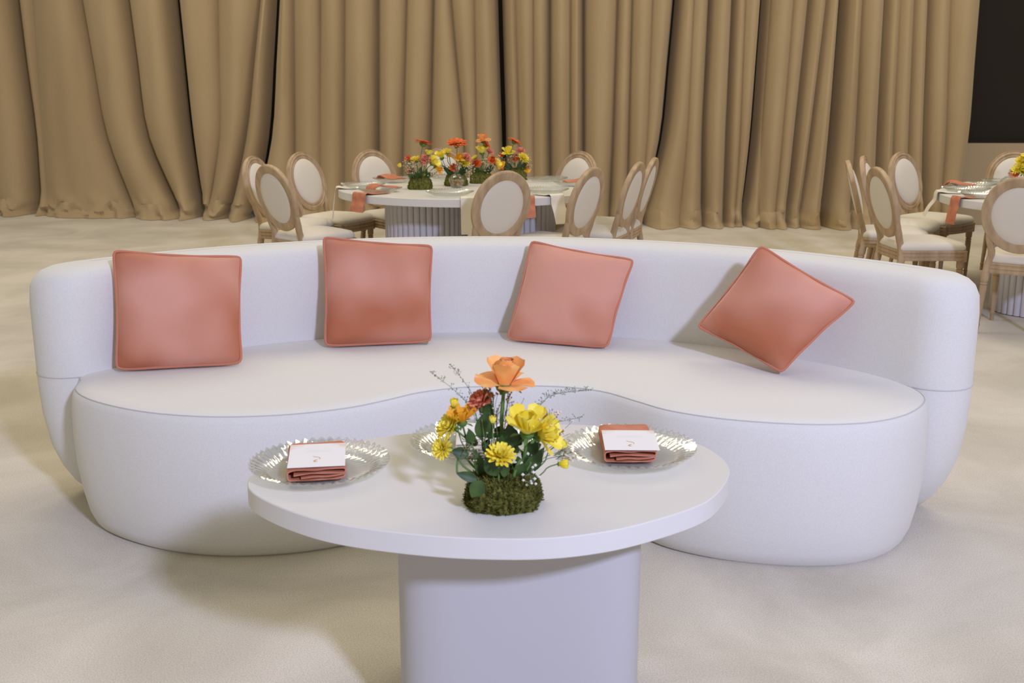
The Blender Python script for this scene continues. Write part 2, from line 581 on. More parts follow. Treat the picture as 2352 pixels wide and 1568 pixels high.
# ------------------------------------------------------------------ sofa
SO = Vector((-0.08, 3.95, 0))
sofa = thing('curved_sofa', 'long curved off-white upholstered sofa with a bean-shaped seat', 'sofa', SO)
front = [(-1.525, 3.66), (-1.50, 3.55), (-1.42, 3.44), (-1.293, 3.342), (-1.13, 3.262), (-0.93, 3.222), (-0.712, 3.243), (-0.52, 3.318), (-0.394, 3.415), (-0.30, 3.50),
         (-0.16, 3.562), (0.0, 3.578), (0.16, 3.570), (0.29, 3.515), (0.388, 3.405), (0.485, 3.295), (0.634, 3.207), (0.80, 3.158), (0.952, 3.143), (1.10, 3.165),
         (1.235, 3.24), (1.34, 3.36), (1.385, 3.47), (1.375, 3.60)]
CC, RI = (-0.12, 2.612), 1.772
back = []
for a in np.linspace(math.radians(40), math.radians(141), 13):
    back.append((CC[0] + (RI + 0.06) * math.cos(a), CC[1] + (RI + 0.06) * math.sin(a)))
outl = ccw(spline(front + back, 200))
seat = MB()
rings = []
for z, ins in [(0.0, .06), (0.012, .045), (.05, .03), (.12, .016), (.22, .004), (.33, .0), (.42, .002), (.462, .008), (.478, .014), (.484, .020), (.488, .028), (.493, .042), (.496, .06)]:
    rings.append([Vector((x, y, z)) - SO for x, y in inset_ring(outl, ins)])
seat.loft(rings, True, True, True)
so = seat.build('seat', M_SOFA, sofa)
sm = MB().tube([p + Vector((0, 0, 0.001)) for p in rings[9]], 0.0022, 6, True)
sm.build('seam', M_SEAM, so)

A0, A1 = math.radians(33.3), math.radians(140.6)
RCc = RI + 0.125


def back_ring(w, z, trim, top=0.0):
    n = 90
    a0, a1 = A0 + trim / RCc, A1 - trim / RCc
    P = []
    for i in range(n + 1):
        a = a0 + (a1 - a0) * i / n
        P.append((CC[0] + (RCc + w) * math.cos(a), CC[1] + (RCc + w) * math.sin(a)))
    e = (CC[0] + RCc * math.cos(a1), CC[1] + RCc * math.sin(a1))
    for k in range(1, 12):
        t = a1 + PI * k / 12
        P.append((e[0] + w * math.cos(t), e[1] + w * math.sin(t)))
    for i in range(n + 1):
        a = a1 + (a0 - a1) * i / n
        P.append((CC[0] + (RCc - w) * math.cos(a), CC[1] + (RCc - w) * math.sin(a)))
    e = (CC[0] + RCc * math.cos(a0), CC[1] + RCc * math.sin(a0))
    for k in range(1, 12):
        t = a0 + PI + PI * k / 12
        P.append((e[0] + w * math.cos(t), e[1] + w * math.sin(t)))
    return [Vector((x, y, z)) - SO for x, y in P]


bk = MB()
prof = [(0.0, .065, .12), (.02, .078, .095), (.06, .094, .070), (.13, .108, .042), (.22, .118, .018), (.34, .124, .004), (.46, .126, 0), (.60, .126, 0), (.74, .126, 0),
        (.80, .124, .004), (.83, .117, .012), (.85, .104, .024), (.862, .085, .040), (.869, .055, .062), (.871, .02, .085), (.871, .001, .095)]
br = [back_ring(w, z, t) for z, w, t in prof]
bk.loft(br, True, True, False)
bo = bk.build('backrest', M_SOFA, sofa)
MB().tube(back_ring(.1262, .487, 0), 0.0024, 6, True).build('seam', M_SEAM, bo)


# ------------------------------------------------------------------ cushions
def cushion(cor, label, T=0.065, seed=0, zip_at=None, tuck=None):
    """cor: TL, TR, BR, BL in metres"""
    TL, TR, BR, BL = [Vector(c) for c in cor]
    n = 30
    nrm = (TR - BL).cross(TL - BR).normalized()
    if nrm.y > 0:
        nrm = -nrm
    org = (BL + BR) / 2 if not tuck else Vector(tuck)
    rr = random.Random(seed)
    ph = [rr.uniform(0, 6) for _ in range(6)]

    def pt(u, v):
        # edges bow inward between the corners, rounded ears
        k = 0.072
        u2 = u * (1 - k * (1 - abs(v) ** 2.6) - 0.05 * (abs(u * v) ** 6))
        v2 = v * (1 - (k if v > 0 or tuck else .022) * (1 - abs(u) ** 2.6) - 0.05 * (abs(u * v) ** 6))
        a, c = (u2 + 1) / 2, (v2 + 1) / 2
        return (BL * (1 - a) + BR * a) * (1 - c) + (TL * (1 - a) + TR * a) * c

    def th(u, v):
        e = max(0.0, (1 - u ** 4) * (1 - v ** 4))
        return T * e ** 0.55 * (1 - 0.12 * (u * u + v * v))

    V, Fc = [], []
    for side in (1, -1):
        for i in range(n + 1):
            for j in range(n + 1):
                u, v = -1 + 2 * i / n, -1 + 2 * j / n
                wob = 0.004 * math.sin(3 * u + 2.2 * v + ph[0]) + 0.003 * math.sin(6 * v - 4 * u + ph[1])
                e = (1 - u ** 8) * (1 - v ** 8)
                cr = 0.0065 * math.sin(26 * (u * 0.7 + v * 0.7) + ph[2]) * (abs(u * v) ** 3) * e
                pl = 0.0040 * math.sin(30 * (u if abs(v) > abs(u) else v) + ph[3]) * max(abs(u), abs(v)) ** 10 * e
                V.append(pt(u, v) + nrm * side * (th(u, v) + (wob * e if side > 0 else 0) + (cr + pl) * (1 if side > 0 else .3)))
    m = (n + 1) ** 2
    for s in (0, 1):
        for i in range(n):
            for j in range(n):
                a = s * m + i * (n + 1) + j
                q = (a, a + n + 1, a + n + 2, a + 1)
                Fc.append(q if s == 0 else q[::-1])
    c = mk('throw_cushion', V, Fc, M_VELVET, origin=org)
    tag(c, label, 'cushion', 'coral velvet cushions on the sofa')
    # cushion piping round the seam
    B = []
    for i in range(n):
        B.append(pt(-1 + 2 * i / n, -1))
    for i in range(n):
        B.append(pt(1, -1 + 2 * i / n))
    for i in range(n):
        B.append(pt(1 - 2 * i / n, 1))
    for i in range(n):
        B.append(pt(-1, 1 - 2 * i / n))
    # round the corners of the piping path
    Bp = []
    L_ = len(B)
    for i in range(L_):
        Bp.append((B[i - 1] + B[i] * 2 + B[(i + 1) % L_]) / 4)
    mb = MB().tube([p - org + nrm * 0.002 + nrm * 0.0025 * math.sin(i * .55 + ph[4]) for i, p in enumerate(Bp)], 0.0052, 8, True)
    mb.build('piping', M_PIPE, c)
    if zip_at:
        z0, z1 = Vector(zip_at[0]), Vector(zip_at[1])
        zt = MB()
        for k in range(5):
            q = z0 + (z1 - z0) * (k / 4)
            zt.box(q - org, (0.006, 0.01, 0.008), 0, 0.002)
        zt.tube([z0 - org, z1 - org], 0.004, 6)
        zt.build('zip_end', M_ZIP, c)
    return c


def cz(px, py, z):
    return on_z(px, py, z)


def cy_(px, py, y):
    return on_y(px, py, y)


zb = 0.503
bl, brr = cz(262, 852, zb), cz(560, 836, zb)
cushion([cy_(254, 570, bl.y + .075), cy_(559, 585, brr.y + .19), brr, bl], 'coral velvet cushion with a pale sheen standing squarely by the rounded sofa end', 0.062, 1)
bl, brr = cz(742, 797, zb), cz(994, 786, zb)
cushion([cy_(738, 539, bl.y + .125), cy_(997, 561, brr.y + .125), brr, bl], 'coral velvet cushion with its raised corner poking above the sofa back, zip end showing', 0.062, 2,
        zip_at=(brr + Vector((-0.045, -0.012, 0.004)), brr + Vector((-0.02, -0.012, 0.002))))
bl, brr = cz(1160, 780, zb), cz(1400, 800, zb)
cushion([cy_(1217, 549, bl.y + .13), cy_(1461, 594, brr.y + .16), brr, bl], 'coral velvet cushion leaning over at a slant with a crumpled lower corner', 0.062, 3)
bt = cz(1796, 860, zb)
cushion([cy_(1747, 558, bt.y + .235), cy_(1974, 692, bt.y + .01), bt, cy_(1597, 752, bt.y + .28)],
        'coral velvet cushion balanced on one corner like a diamond', 0.062, 4, tuck=bt)

# ------------------------------------------------------------------ low oval table in front of the sofa
TZ = 0.60
tp = [(565, 1112), (581, 1133), (642, 1164), (744, 1197), (872, 1218), (1025, 1233), (1139, 1237), (1229, 1237), (1318, 1231), (1446, 1210), (1599, 1164), (1650, 1131),
      (1678, 1085), (1670, 1062), (1645, 1039.5), (1612, 1022), (1579, 1009), (1480, 988), (1357, 976), (1280, 974), (1160, 977), (999, 990), (923, 997), (826, 1011), (690, 1040), (590, 1078)]
TP = np.array([tuple(on_z(a, c, TZ))[:2] for a, c in tp])
tcx, tcy = -0.045, 2.415
touter = ccw(spline(TP - np.array([tcx, tcy]), 160))
for _ in range(6):
    touter = (np.roll(touter, 1, 0) + touter * 2 + np.roll(touter, -1, 0)) / 4
ltab = thing('oval_side_table', 'low white oval table with a rounded block pedestal, set before the sofa', 'table', (tcx, tcy, 0))
top = MB()
rings = []
for z, ins in [(TZ - .047, .002), (TZ - .045, 0), (TZ - .002, 0), (TZ, .002)]:
    rings.append([Vector((x, y, z)) for x, y in inset_ring(touter, ins)])
top.loft(rings, True, True, True)
top.build('tabletop', M_WHITE, ltab)
pd = MB()
pr = []
hw, hd = 0.283, 0.235
for i in range(96):
    a = 2 * PI * i / 96
    c, s = math.cos(a), math.sin(a)
    e = 2 / 5.0
    pr.append((0.062 + hw * math.copysign(abs(c) ** e, c), 0.045 + hd * math.copysign(abs(s) ** e, s)))
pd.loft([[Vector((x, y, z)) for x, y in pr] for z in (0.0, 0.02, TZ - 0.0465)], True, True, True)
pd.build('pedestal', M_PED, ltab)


# ------------------------------------------------------------------ glass chargers
def charger_mesh(R=0.163, n=240, ribs=48):
    prof = [(0.0, .004), (.055, .004), (.110, .0045), (.117, .008), (.127, .016), (.139, .022), (.150, .026), (.158, .029), (R, .031)]
    V, Fc = [], []
    def surf(off):
        rings = []
        for r, z in prof:
            ring = []
            for i in range(n):
                a = 2 * PI * i / n
                k = min(1.0, max(0.0, (r - 0.110) / 0.025))
                w = math.sin(ribs * a + 26 * (r - 0.1) * 6)
                amp = 0.0036 * k
                rr = r + (0.0018 * w if r > 0.157 else 0)
                ring.append((rr * math.cos(a), rr * math.sin(a), z + amp * w * (0.9 if off == 0 else 0.35) - off))
            rings.append(ring)
        return rings
    up_, dn = surf(0), surf(0.004)
    mb = MB()
    rs = up_[1:] + dn[1:][::-1]
    mb.loft(rs, True)
    mb.add(up_[1] + [(0, 0, .004)], [(i, (i + 1) % n, n) for i in range(n)])
    mb.add(dn[1] + [(0, 0, 0.0)], [((i + 1) % n, i, n) for i in range(n)])
    me_o = mb.build('charger_plate', M_GLASS)
    bpy.data.objects.remove(me_o)
    return bpy.data.meshes['charger_plate']


ME_CHARGER = charger_mesh()
ME_CHARGER_FAR = ME_CHARGER


def charger(loc, label, group, rz=0.0):
    o = bpy.data.objects.new('charger_plate', ME_CHARGER)
    COL.objects.link(o)
    o.location = loc
    o.rotation_euler = (0, 0, rz)
    return tag(o, label, 'plate', group)


PLATES = [((-0.452, 2.428), 'clear ribbed glass plate overhanging the rounded table edge, coral napkin on it'),
          ((-0.092, 2.590), 'clear ribbed glass plate behind the flowers on the low table'),
          ((0.287, 2.537), 'clear ribbed glass plate under the taller coral napkin fold')]
for (x, y), lb in PLATES:
    charger((x, y, TZ + 0.001), lb, 'glass chargers on the low table', rnd.uniform(0, 3))


# ------------------------------------------------------------------ folded napkins and cards
def folded_napkin(loc, rz, w, l, h, mat, label, back_rise=0.0):
    """cloth folded into a flat S: the near end shows the loops"""
    x = w / 2
    t = 0.0032
    path = []
    # cross-section in X-Z, swept along Y
    def arc(cx, cz_, r, a0, a1, k=7):
        for i in range(k):
            a = a0 + (a1 - a0) * i / (k - 1)
            path.append((cx + r * 1.1 * math.cos(a), cz_ + r * math.sin(a)))
    h1, h2, h3 = h * .08, h * .50, h * .93
    path += [(-x * .55, h * .30), (-x * .1, h * .34), (x * .3, h * .33), (x * .75, h * .40)]
    path += [(x * .97, h * .46), (x * .99, h * .36), (x * .9, h * .22), (x * .5, h * .10), (0, h * .08), (-x * .7, h * .09), (-x * .97, h * .16),
             (-x * 1.0, h * .5), (-x * .97, h * .86), (-x * .6, h * .97), (0, h * .93), (x * .5, h * .97), (x * .96, h * .98), (x * 1.0, h * .85), (x * .99, h * .62),
             (x * .8, h * .56), (x * .4, h * .62), (0, h * .66), (-x * .5, h * .60), (-x * .8, h * .55)]
    sp_ = spline(path, 90, closed=False)
    rings = []
    tg = np.gradient(sp_, axis=0)
    tg /= np.linalg.norm(tg, axis=1)[:, None]
    nm = np.stack([-tg[:, 1], tg[:, 0]], 1)
    loop = np.vstack([sp_ + nm * t / 2, (sp_ - nm * t / 2)[::-1]])
    for k, yy in enumerate((-l / 2, -l / 2 + .004, 0, l / 2 - .01, l / 2)):
        s = 1.0 if k != 4 else 0.98
        rise = back_rise * max(0, (yy + l / 2) / l)
        rings.append([Vector((a * s, yy + (0.0016 * math.sin(a * 90 + c * 200) if k == 0 else 0), max(0.002, c) + rise)) for a, c in loop])
    mb = MB().loft(rings, True, True, True)
    o = mb.build('napkin', mat, None, True)
    o.location = loc
    o.rotation_euler = (0, 0, rz)
    return tag(o, label, 'napkin', 'folded napkins on the low table')


def stroke(pts, w, z):
    """flat calligraphic stroke; pts (x, y, width factor)"""
    P = spline([(a, c, d) for a, c, d in pts], 40, closed=False)
    V, Fc = [], []
    t = np.gradient(P[:, :2], axis=0)
    t /= np.linalg.norm(t, axis=1)[:, None] + 1e-9
    for (x, y, f_), (tx, ty) in zip(P, t):
        V += [(x - ty * w * f_, y + tx * w * f_, z), (x + ty * w * f_, y - tx * w * f_, z)]
    for i in range(len(P) - 1):
        Fc.append((2 * i, 2 * i + 1, 2 * i + 3, 2 * i + 2))
    return V, Fc


def menu_card(loc, rz, w, l, pitch, label, roll=0.0):
    mb = MB().box((0, 0, 0.0006), (w, l, 0.0012))
    c = mb.build('menu_card', M_CARD, None, False)
    c.location = loc
    c.rotation_euler = (pitch, roll, rz)
    tag(c, label, 'card', 'menu cards on the napkins')
    # gold emblem: swash above a small leaf drop
    oy = -0.018
    V, Fc = stroke([(-.010, .012 + oy, .15), (-.007, .007 + oy, .8), (-.001, .004 + oy, 1.0), (.005, .001 + oy, .9), (.0075, -.006 + oy, .8), (.006, -.014 + oy, .15)], 0.0012, 0.0016)
    m2 = MB().add(V, Fc)
    V, Fc = stroke([(.002, -.011 + oy, .2), (-.002, -.016 + oy, 1.6), (-.006, -.021 + oy, 2.0), (-.003, -.026 + oy, 1.4), (.003, -.024 + oy, .3)], 0.0011, 0.0016)
    m2.add(V, Fc)
    e = m2.build('emblem', M_GOLD, c, False)
    # faint lines of type
    for k, yy in enumerate((.026, .018)):
        ln = MB()
        xx = -0.030
        rr = random.Random(k)
        while xx < 0.030:
            ww = rr.uniform(.002, .006)
            ln.add([(xx, yy, .0016), (xx + ww, yy, .0016), (xx + ww, yy + .0009, .0016), (xx, yy + .0009, .0016)], [(0, 1, 2, 3)])
            xx += ww + .0016
        ln.build('text_line', M_TYPE, c, False)
    return c


M_TYPE = pmat('card_type', (0.72, 0.70, 0.70), 0.6)
NZ = TZ + 0.0065
folded_napkin((-0.462, 2.440, NZ), math.radians(10), 0.130, 0.175, 0.029, M_NAPKIN, 'coral napkin folded flat on the glass plate at the table edge, under a card', 0.006)
menu_card((-0.458, 2.430, NZ + 0.0355), math.radians(8), 0.131, 0.148, math.radians(2.0), 'white menu card lying askew on the coral napkin at the rounded table edge')
folded_napkin((0.284, 2.572, NZ), math.radians(0), 0.122, 0.190, 0.030, M_NAPKIN, 'thick coral napkin with its long back fold showing beyond the card', 0.006)
menu_card((0.289, 2.540, NZ + 0.0360), math.radians(-1), 0.131, 0.138, math.radians(1.8), 'white menu card on the thick coral napkin fold')
folded_napkin((-0.075, 2.600, NZ), math.radians(2), 0.128, 0.185, 0.026, M_CREAM, 'cream folded napkin on the plate half hidden behind the flowers', 0.006)
menu_card((-0.075, 2.600, NZ + 0.0325), math.radians(2), 0.128, 0.150, math.radians(1.9), 'white menu card half hidden behind the flower arrangement')


# ------------------------------------------------------------------ flowers
def frame_from(axis):
    z = Vector(axis).normalized()
    x = z.orthogonal().normalized()
    return Matrix((x, z.cross(x), z)).transposed()


def petal(Ln, W, e0, e1, cup=0.3, base_r=0.0, ruff=0.0, nl=6, nw=4, tip=0.75, rg=rnd):
    """petal leaving the axis: elevation e0 at base to e1 at tip (radians, 90deg = straight up)"""
    V, Fc = [], []
    r, z = base_r, 0.0
    ph = rg.uniform(0, 6)
    for i in range(nl + 1):
        t = i / nl
        el = e0 + (e1 - e0) * t
        wd = W * 0.5 * (0.30 + 0.70 * math.sin(PI * min(1, t / (2 * (1 - tip) + tip)) * 0.5 * 1.0) if t < tip else 1.0)
        if t > tip:
            wd = W * 0.5 * math.sqrt(max(0.0, 1 - ((t - tip) / (1 - tip + .04)) ** 2))
        for j in range(nw + 1):
            s = -1 + 2 * j / nw
            nrm_r, nrm_z = -math.sin(el), math.cos(el)
            d = cup * wd * s * s + ruff * t * math.sin(s * 5 + ph) * W * .25
            V.append(Vector((r + nrm_r * d, s * wd * (1 - 0.25 * abs(cup) * abs(s)), z + nrm_z * d)))
        r += math.cos(el) * Ln / nl
        z += math.sin(el) * Ln / nl
    k = nw + 1
    for i in range(nl):
        for j in range(nw):
            a = i * k + j
            Fc.append((a, a + 1, a + k + 1, a + k))
    return V, Fc


def place(V, phi, fr, c, sc=1.0):
    co, si = math.cos(phi), math.sin(phi)
    return [Vector(c) + fr @ (Vector((v.x * co - v.y * si, v.x * si + v.y * co, v.z)) * sc) for v in V]


D2 = math.radians
ROSE_LAYERS = [  # n, length, width, e0, e1, cup, base radius
    (3, .52, .36, 88, 100, .9, .03), (4, .58, .48, 84, 94, .8, .06), (5, .62, .56, 78, 86, .6, .10), (3, .66, .66, 66, 48, .3, .10), (5, .62, .74, 24, -10, .10, .06)]


def blossom_petals(kind, size, rg):
    """yields petal shapes (V, F, phi) for a bloom of diameter size around +Z"""
    out = []
    if kind == 'rose':
        for li, (n, Ln, W, a, c, cup, br_) in enumerate(ROSE_LAYERS):
            o = rg.uniform(0, 6)
            for i in range(n):
                V, Fc = petal(Ln * size, W * size, D2(a + rg.uniform(-6, 6)), D2(c + rg.uniform(-9, 9)), cup, br_ * size, .08, rg=rg)
                out.append((V, Fc, o + 2 * PI * i / n + rg.uniform(-.15, .15)))
    elif kind == 'open':       # loose lisianthus
        for (n, Ln, W, a, c, cup, br_) in [(3, .42, .42, 85, 100, .8, .03), (4, .58, .55, 72, 80, .5, .06), (5, .72, .62, 50, 40, .3, .07)]:
            o = rg.uniform(0, 6)
            for i in range(n):
                V, Fc = petal(Ln * size, W * size, D2(a + rg.uniform(-10, 10)), D2(c + rg.uniform(-16, 16)), cup, br_ * size, .15, rg=rg)
                out.append((V, Fc, o + 2 * PI * i / n + rg.uniform(-.2, .2)))
    elif kind == 'mum':
        for li, (n, Ln, e) in enumerate([(16, .50, 8), (15, .46, 28), (12, .38, 48), (8, .30, 70)]):
            for i in range(n):
                V, Fc = petal(Ln * size, .17 * size, D2(e + rg.uniform(-8, 8)), D2(e + 14 + rg.uniform(-8, 8)), .5, .03 * size, 0, 4, 2, .7, rg)
                out.append((V, Fc, 2 * PI * i / n + li * .2 + rg.uniform(-.1, .1)))
    elif kind == 'carnation':
        for li, (n, Ln, e) in enumerate([(9, .50, 12), (9, .48, 35), (8, .46, 58), (6, .42, 78)]):
            for i in range(n):
                V, Fc = petal(Ln * size, .36 * size, D2(e + rg.uniform(-10, 10)), D2(e + rg.uniform(-25, 15)), .2, .02 * size, .45, 5, 5, .8, rg)
                out.append((V, Fc, 2 * PI * i / n + li * .3 + rg.uniform(-.2, .2)))
    elif kind == 'gerbera':
        for li, (n, Ln, e) in enumerate([(18, .50, 14), (18, .44, 26), (12, .22, 45)]):
            for i in range(n):
                V, Fc = petal(Ln * size, .125 * size, D2(e + rg.uniform(-8, 8)), D2(e - 16 + rg.uniform(-12, 8)), .25, .02 * size, 0, 4, 2, .75, rg)
                out.append((V, Fc, 2 * PI * i / n + li * .17))
    elif kind == 'bud':
        for li, (n, Ln, e) in enumerate([(6, .95, 58), (5, .9, 74)]):
            for i in range(n):
                V, Fc = petal(Ln * size, .62 * size, D2(e - 14), D2(e + 55), .5, .12 * size, 0, 5, 3, .6, rg)
                out.append((V, Fc, 2 * PI * i / n + li * .5))
    return out


def flower(arr, name, kind, mat, c, axis, size, foot, rg, detail=False, bend=(0, 0, 0), stem_r=0.0022, green=None):
    """c, foot local to the arrangement; stem + calyx is the part, petals its sub-parts"""
    c, foot = Vector(c), Vector(foot)
    ax = Vector(axis).normalized()
    fr = frame_from(ax)
    st = MB()
    b0 = c - ax * size * .10
    mid1 = b0 - ax * size * .5 + (foot - b0) * .15
    mid = (b0 + foot) / 2 + Vector(bend)
    pts = spline([foot, mid, mid1, b0], 10, closed=False)
    st.tube(pts, stem_r * 1.15, 6, False, stem_r)
    ring = []
    for r, z in ((.03, -.18), (.16, -.10), (.20, 0.02), (.12, .06)):
        ring.append(place([Vector((r * size * math.cos(2 * PI * i / 8), r * size * math.sin(2 * PI * i / 8), z * size)) for i in range(8)], 0, fr, c))
    st.loft(ring, True, True, True)
    for i in range(5):
        V, Fc = petal(.32 * size, .12 * size, D2(10), D2(-40), .2, .12 * size, 0, 3, 2, .4, rg)
        st.add(place(V, 2 * PI * i / 5, fr, c - ax * size * .03), Fc)
    p = st.build(name, green or M_STEM, arr)
    ps = blossom_petals(kind, size, rg)
    if detail:
        for V, Fc, phi in ps:
            mk('petal', place(V, phi, fr, c), Fc, mat, p)
    else:
        mb = MB()
        for V, Fc, phi in ps:
            mb.add(place(V, phi, fr, c), Fc)
        mb.build('bloom', mat, p)
    return p


def leaf(arr, base, tip, width, up=(0, 0, 1), fold=.25, droop=.15):
    base, tip = Vector(base), Vector(tip)
    ax = tip - base
    Ln = ax.length
    ax.normalize()
    side = ax.cross(Vector(up)).normalized()
    nr = side.cross(ax)
    V, Fc = [], []
    for i in range(9):
        t = i / 8
        w = width * .5 * math.sin(PI * t ** .8) ** .8 if 0 < t < 1 else 0.0008
        for s in (-1, -.5, 0, .5, 1):
            V.append(base + ax * Ln * t + side * s * w + nr * (fold * w * abs(s) - droop * Ln * t * t + droop * .5 * Ln * t))
    for i in range(8):
        for j in range(4):
            a = i * 5 + j
            Fc.append((a, a + 1, a + 6, a + 5))
    return mk('leaf', V, Fc, M_LEAF, arr)


def moss_block(arr, w, d, h, rg, blades, skew=0.0):
    """rounded clump of moss with a shaggy surface"""
    mb = MB()
    n, m = 40, 14
    rings = []
    for k in range(m + 1):
        t = k / m
        z = h * math.sin(t * PI / 2) ** .9
        r = max(0.02, math.cos(t * PI / 2) ** .42)
        ring = []
        for i in range(n):
            a = 2 * PI * i / n
            q = 1 / (abs(math.cos(a)) ** 3.2 + abs(math.sin(a)) ** 3.2) ** (1 / 3.2)
            wob = 1 + .05 * math.sin(3 * a + 2 * t + skew) + .035 * math.sin(7 * a - 4 * t) + rg.uniform(-.03, .03)
            ring.append(Vector((w / 2 * r * q * math.cos(a) * wob * .97, d / 2 * r * q * math.sin(a) * wob * .97, z + rg.uniform(-.002, .002) * (k > 0))))
        rings.append(ring)
    mb.loft(rings, True, True, True)
    base = mb.build('moss_base', M_MOSS, arr)
    tf = MB()
    for _ in range(blades):
        k = int(rg.random() ** 1.3 * m)
        i = rg.randrange(n)
        p = rings[k][i].lerp(rings[k][(i + 1) % n], rg.random()).lerp(rings[min(m, k + 1)][i], rg.random())
        out = Vector((p.x / w, p.y / d, .25 + p.z / h * .6)).normalized()
        dr = (out + Vector((rg.uniform(-1, 1), rg.uniform(-1, 1), rg.uniform(-.7, .9))) * .8).normalized()
        ln = rg.uniform(.004, .010)
        sd = dr.orthogonal().normalized()
        sd.rotate(Matrix.Rotation(rg.uniform(0, 6), 3, dr))
        ww = ln * .22
        e = p + dr * ln
        e.z = max(.001, e.z)
        p.z = max(.001, p.z)
        tf.add([p - sd * ww, p + sd * ww, e + sd * ww * .4, e - sd * ww * .4 + Vector((0, 0, .001))], [(0, 1, 2, 3)])
    t = tf.build('moss_tufts', M_MOSS, arr, False)
    t['kind'] = 'stuff'
    return base


OCT = ([(1, 0, 0), (0, 1, 0), (-1, 0, 0), (0, -1, 0), (0, 0, 1), (0, 0, -1)],
       [(0, 1, 4), (1, 2, 4), (2, 3, 4), (3, 0, 4), (1, 0, 5), (2, 1, 5), (3, 2, 5), (0, 3, 5)])


def specks(mb, c, r):
    mb.add([Vector(c) + Vector(q) * r for q in OCT[0]], OCT[1])


def baby_breath(arr, foot, heads, rg, n, r, spread, mat, name='gypsophila_sprig', stem_r=.0006):
    st, bl = MB(), MB()
    foot = Vector(foot)
    for hd in heads:
        hd = Vector(hd)
        st.tube([foot, foot.lerp(hd, .55) + Vector((0, 0, .008)), hd], stem_r * 1.3, 4)
        for _ in range(n):
            q = hd + Vector((rg.gauss(0, 1), rg.gauss(0, 1), rg.gauss(0, 1))) * spread
            q.z = max(q.z, .01)
            st.tube([hd.lerp(foot, rg.uniform(.05, .3)), q], stem_r, 3)
            specks(bl, q, r * rg.uniform(.7, 1.25))
    p = st.build(name, M_SPRIG, arr)
    p['kind'] = 'stuff'
    s = bl.build('florets', mat, p)
    s['kind'] = 'stuff'
    return p


def grass_sprig(arr, pts, rg, n=46, ln=.012):
    P = spline([tuple(p) for p in pts], 40, closed=False)
    mb = MB().tube(P, .0007, 4, False, .0004)
    for _ in range(n):
        i = int(14 + rg.random() * 25)
        p = Vector(P[i])
        d = Vector((rg.uniform(-1, 1), rg.uniform(-1, 1), rg.uniform(-.3, 1))).normalized()
        q = p + d * ln * rg.uniform(.4, 1)
        mb.tube([p, q], .0003, 3)
        specks(mb, q, .0014 * rg.uniform(.7, 1.3))
    for p in P[-3:]:
        specks(mb, p, .0019)
    return mb.build('grass_sprig', M_SPRIG, arr)


# ---- arrangement on the low table
rg = random.Random(21)
AB = Vector((-0.020, 2.232, TZ))
arr = thing('flower_arrangement', 'arrangement of a large orange rose and yellow flowers in moss on the low table', 'flowers', AB, 0, 'moss flower arrangements')
moss_block(arr, .160, .130, .072, rg, 5200)


def ap(zx, zy, dy=0.0):
    """zoom pixel -> point local to the arrangement on its vertical mid plane"""
    return on_y(960 + zx * .26144, 800 + zy * .26148, AB.y + dy) - AB


ft = lambda x, y: (x, y, .055)
flower(arr, 'orange_rose', 'rose', M_ROSE, ap(757, 330), (.08, -.05, 1), .098, ft(-.012, .0), rg, True, (.004, 0, 0), .0038)
flower(arr, 'coral_carnation', 'carnation', M_CORALF, ap(565, 475, .02), (-.55, -.3, .8), .062, ft(-.015, .02), rg, False, (-.004, 0, 0), .0022)
flower(arr, 'yellow_lisianthus', 'open', M_YEL, ap(960, 745, -.03), (.05, -.35, 1), .086, ft(.018, -.03), rg, True, (0, 0, 0), .0036)
flower(arr, 'yellow_lisianthus', 'open', M_YEL, ap(1050, 765, -.02), (.85, -.35, .25), .076, ft(.03, -.01), rg, True, (.012, 0, -.005))
flower(arr, 'golden_rose', 'open', M_YELO, ap(390, 650, .0), (-.05, -.3, 1), .058, ft(-.035, .0), rg, True, (-.02, 0, -.01))
flower(arr, 'yellow_chrysanthemum', 'mum', M_YEL, ap(290, 690, -.005), (-.6, -.3, .5), .070, ft(-.04, -.01), rg, False, (-.022, 0, -.012))
flower(arr, 'yellow_chrysanthemum', 'mum', M_YEL, ap(225, 880, -.02), (-.55, -.75, .45), .052, ft(-.045, -.02), rg, False, (-.012, 0, -.016))
flower(arr, 'yellow_chrysanthemum', 'mum', M_YEL, ap(725, 950, -.055), (.1, -.5, .8), .066, ft(-.01, -.04), rg, False, (0, -.004, 0))
flower(arr, 'yellow_bud', 'bud', M_YEL, ap(657, 655, -.04), (0, -.1, 1), .018, ft(-.02, -.04), rg, False, (.002, 0, 0), .0013)
flower(arr, 'yellow_bud', 'bud', M_YEL, ap(312, 512, .01), (.15, -.1, 1), .022, ft(-.04, .01), rg, False, (-.015, 0, 0), .0013)
flower(arr, 'yellow_bud', 'bud', M_YEL, ap(1235, 850, -.01), (.8, -.3, .3), .022, ft(.05, .01), rg, False, (.006, 0, 0), .0013)
flower(arr, 'yellow_bud', 'bud', M_YEL, ap(1238, 1015, -.03), (1, -.2, .1), .024, ft(.055, -.03), rg, False, (.0, 0, .004), .0013)
flower(arr, 'golden_rose', 'open', M_YELO, ap(1110, 660, .03), (.4, -.2, .8), .036, ft(.04, .03), rg, False)
flower(arr, 'golden_rose', 'open', M_YELO, ap(735, 790, .03), (.0, -.3, .9), .030, ft(.0, .03), rg, False)
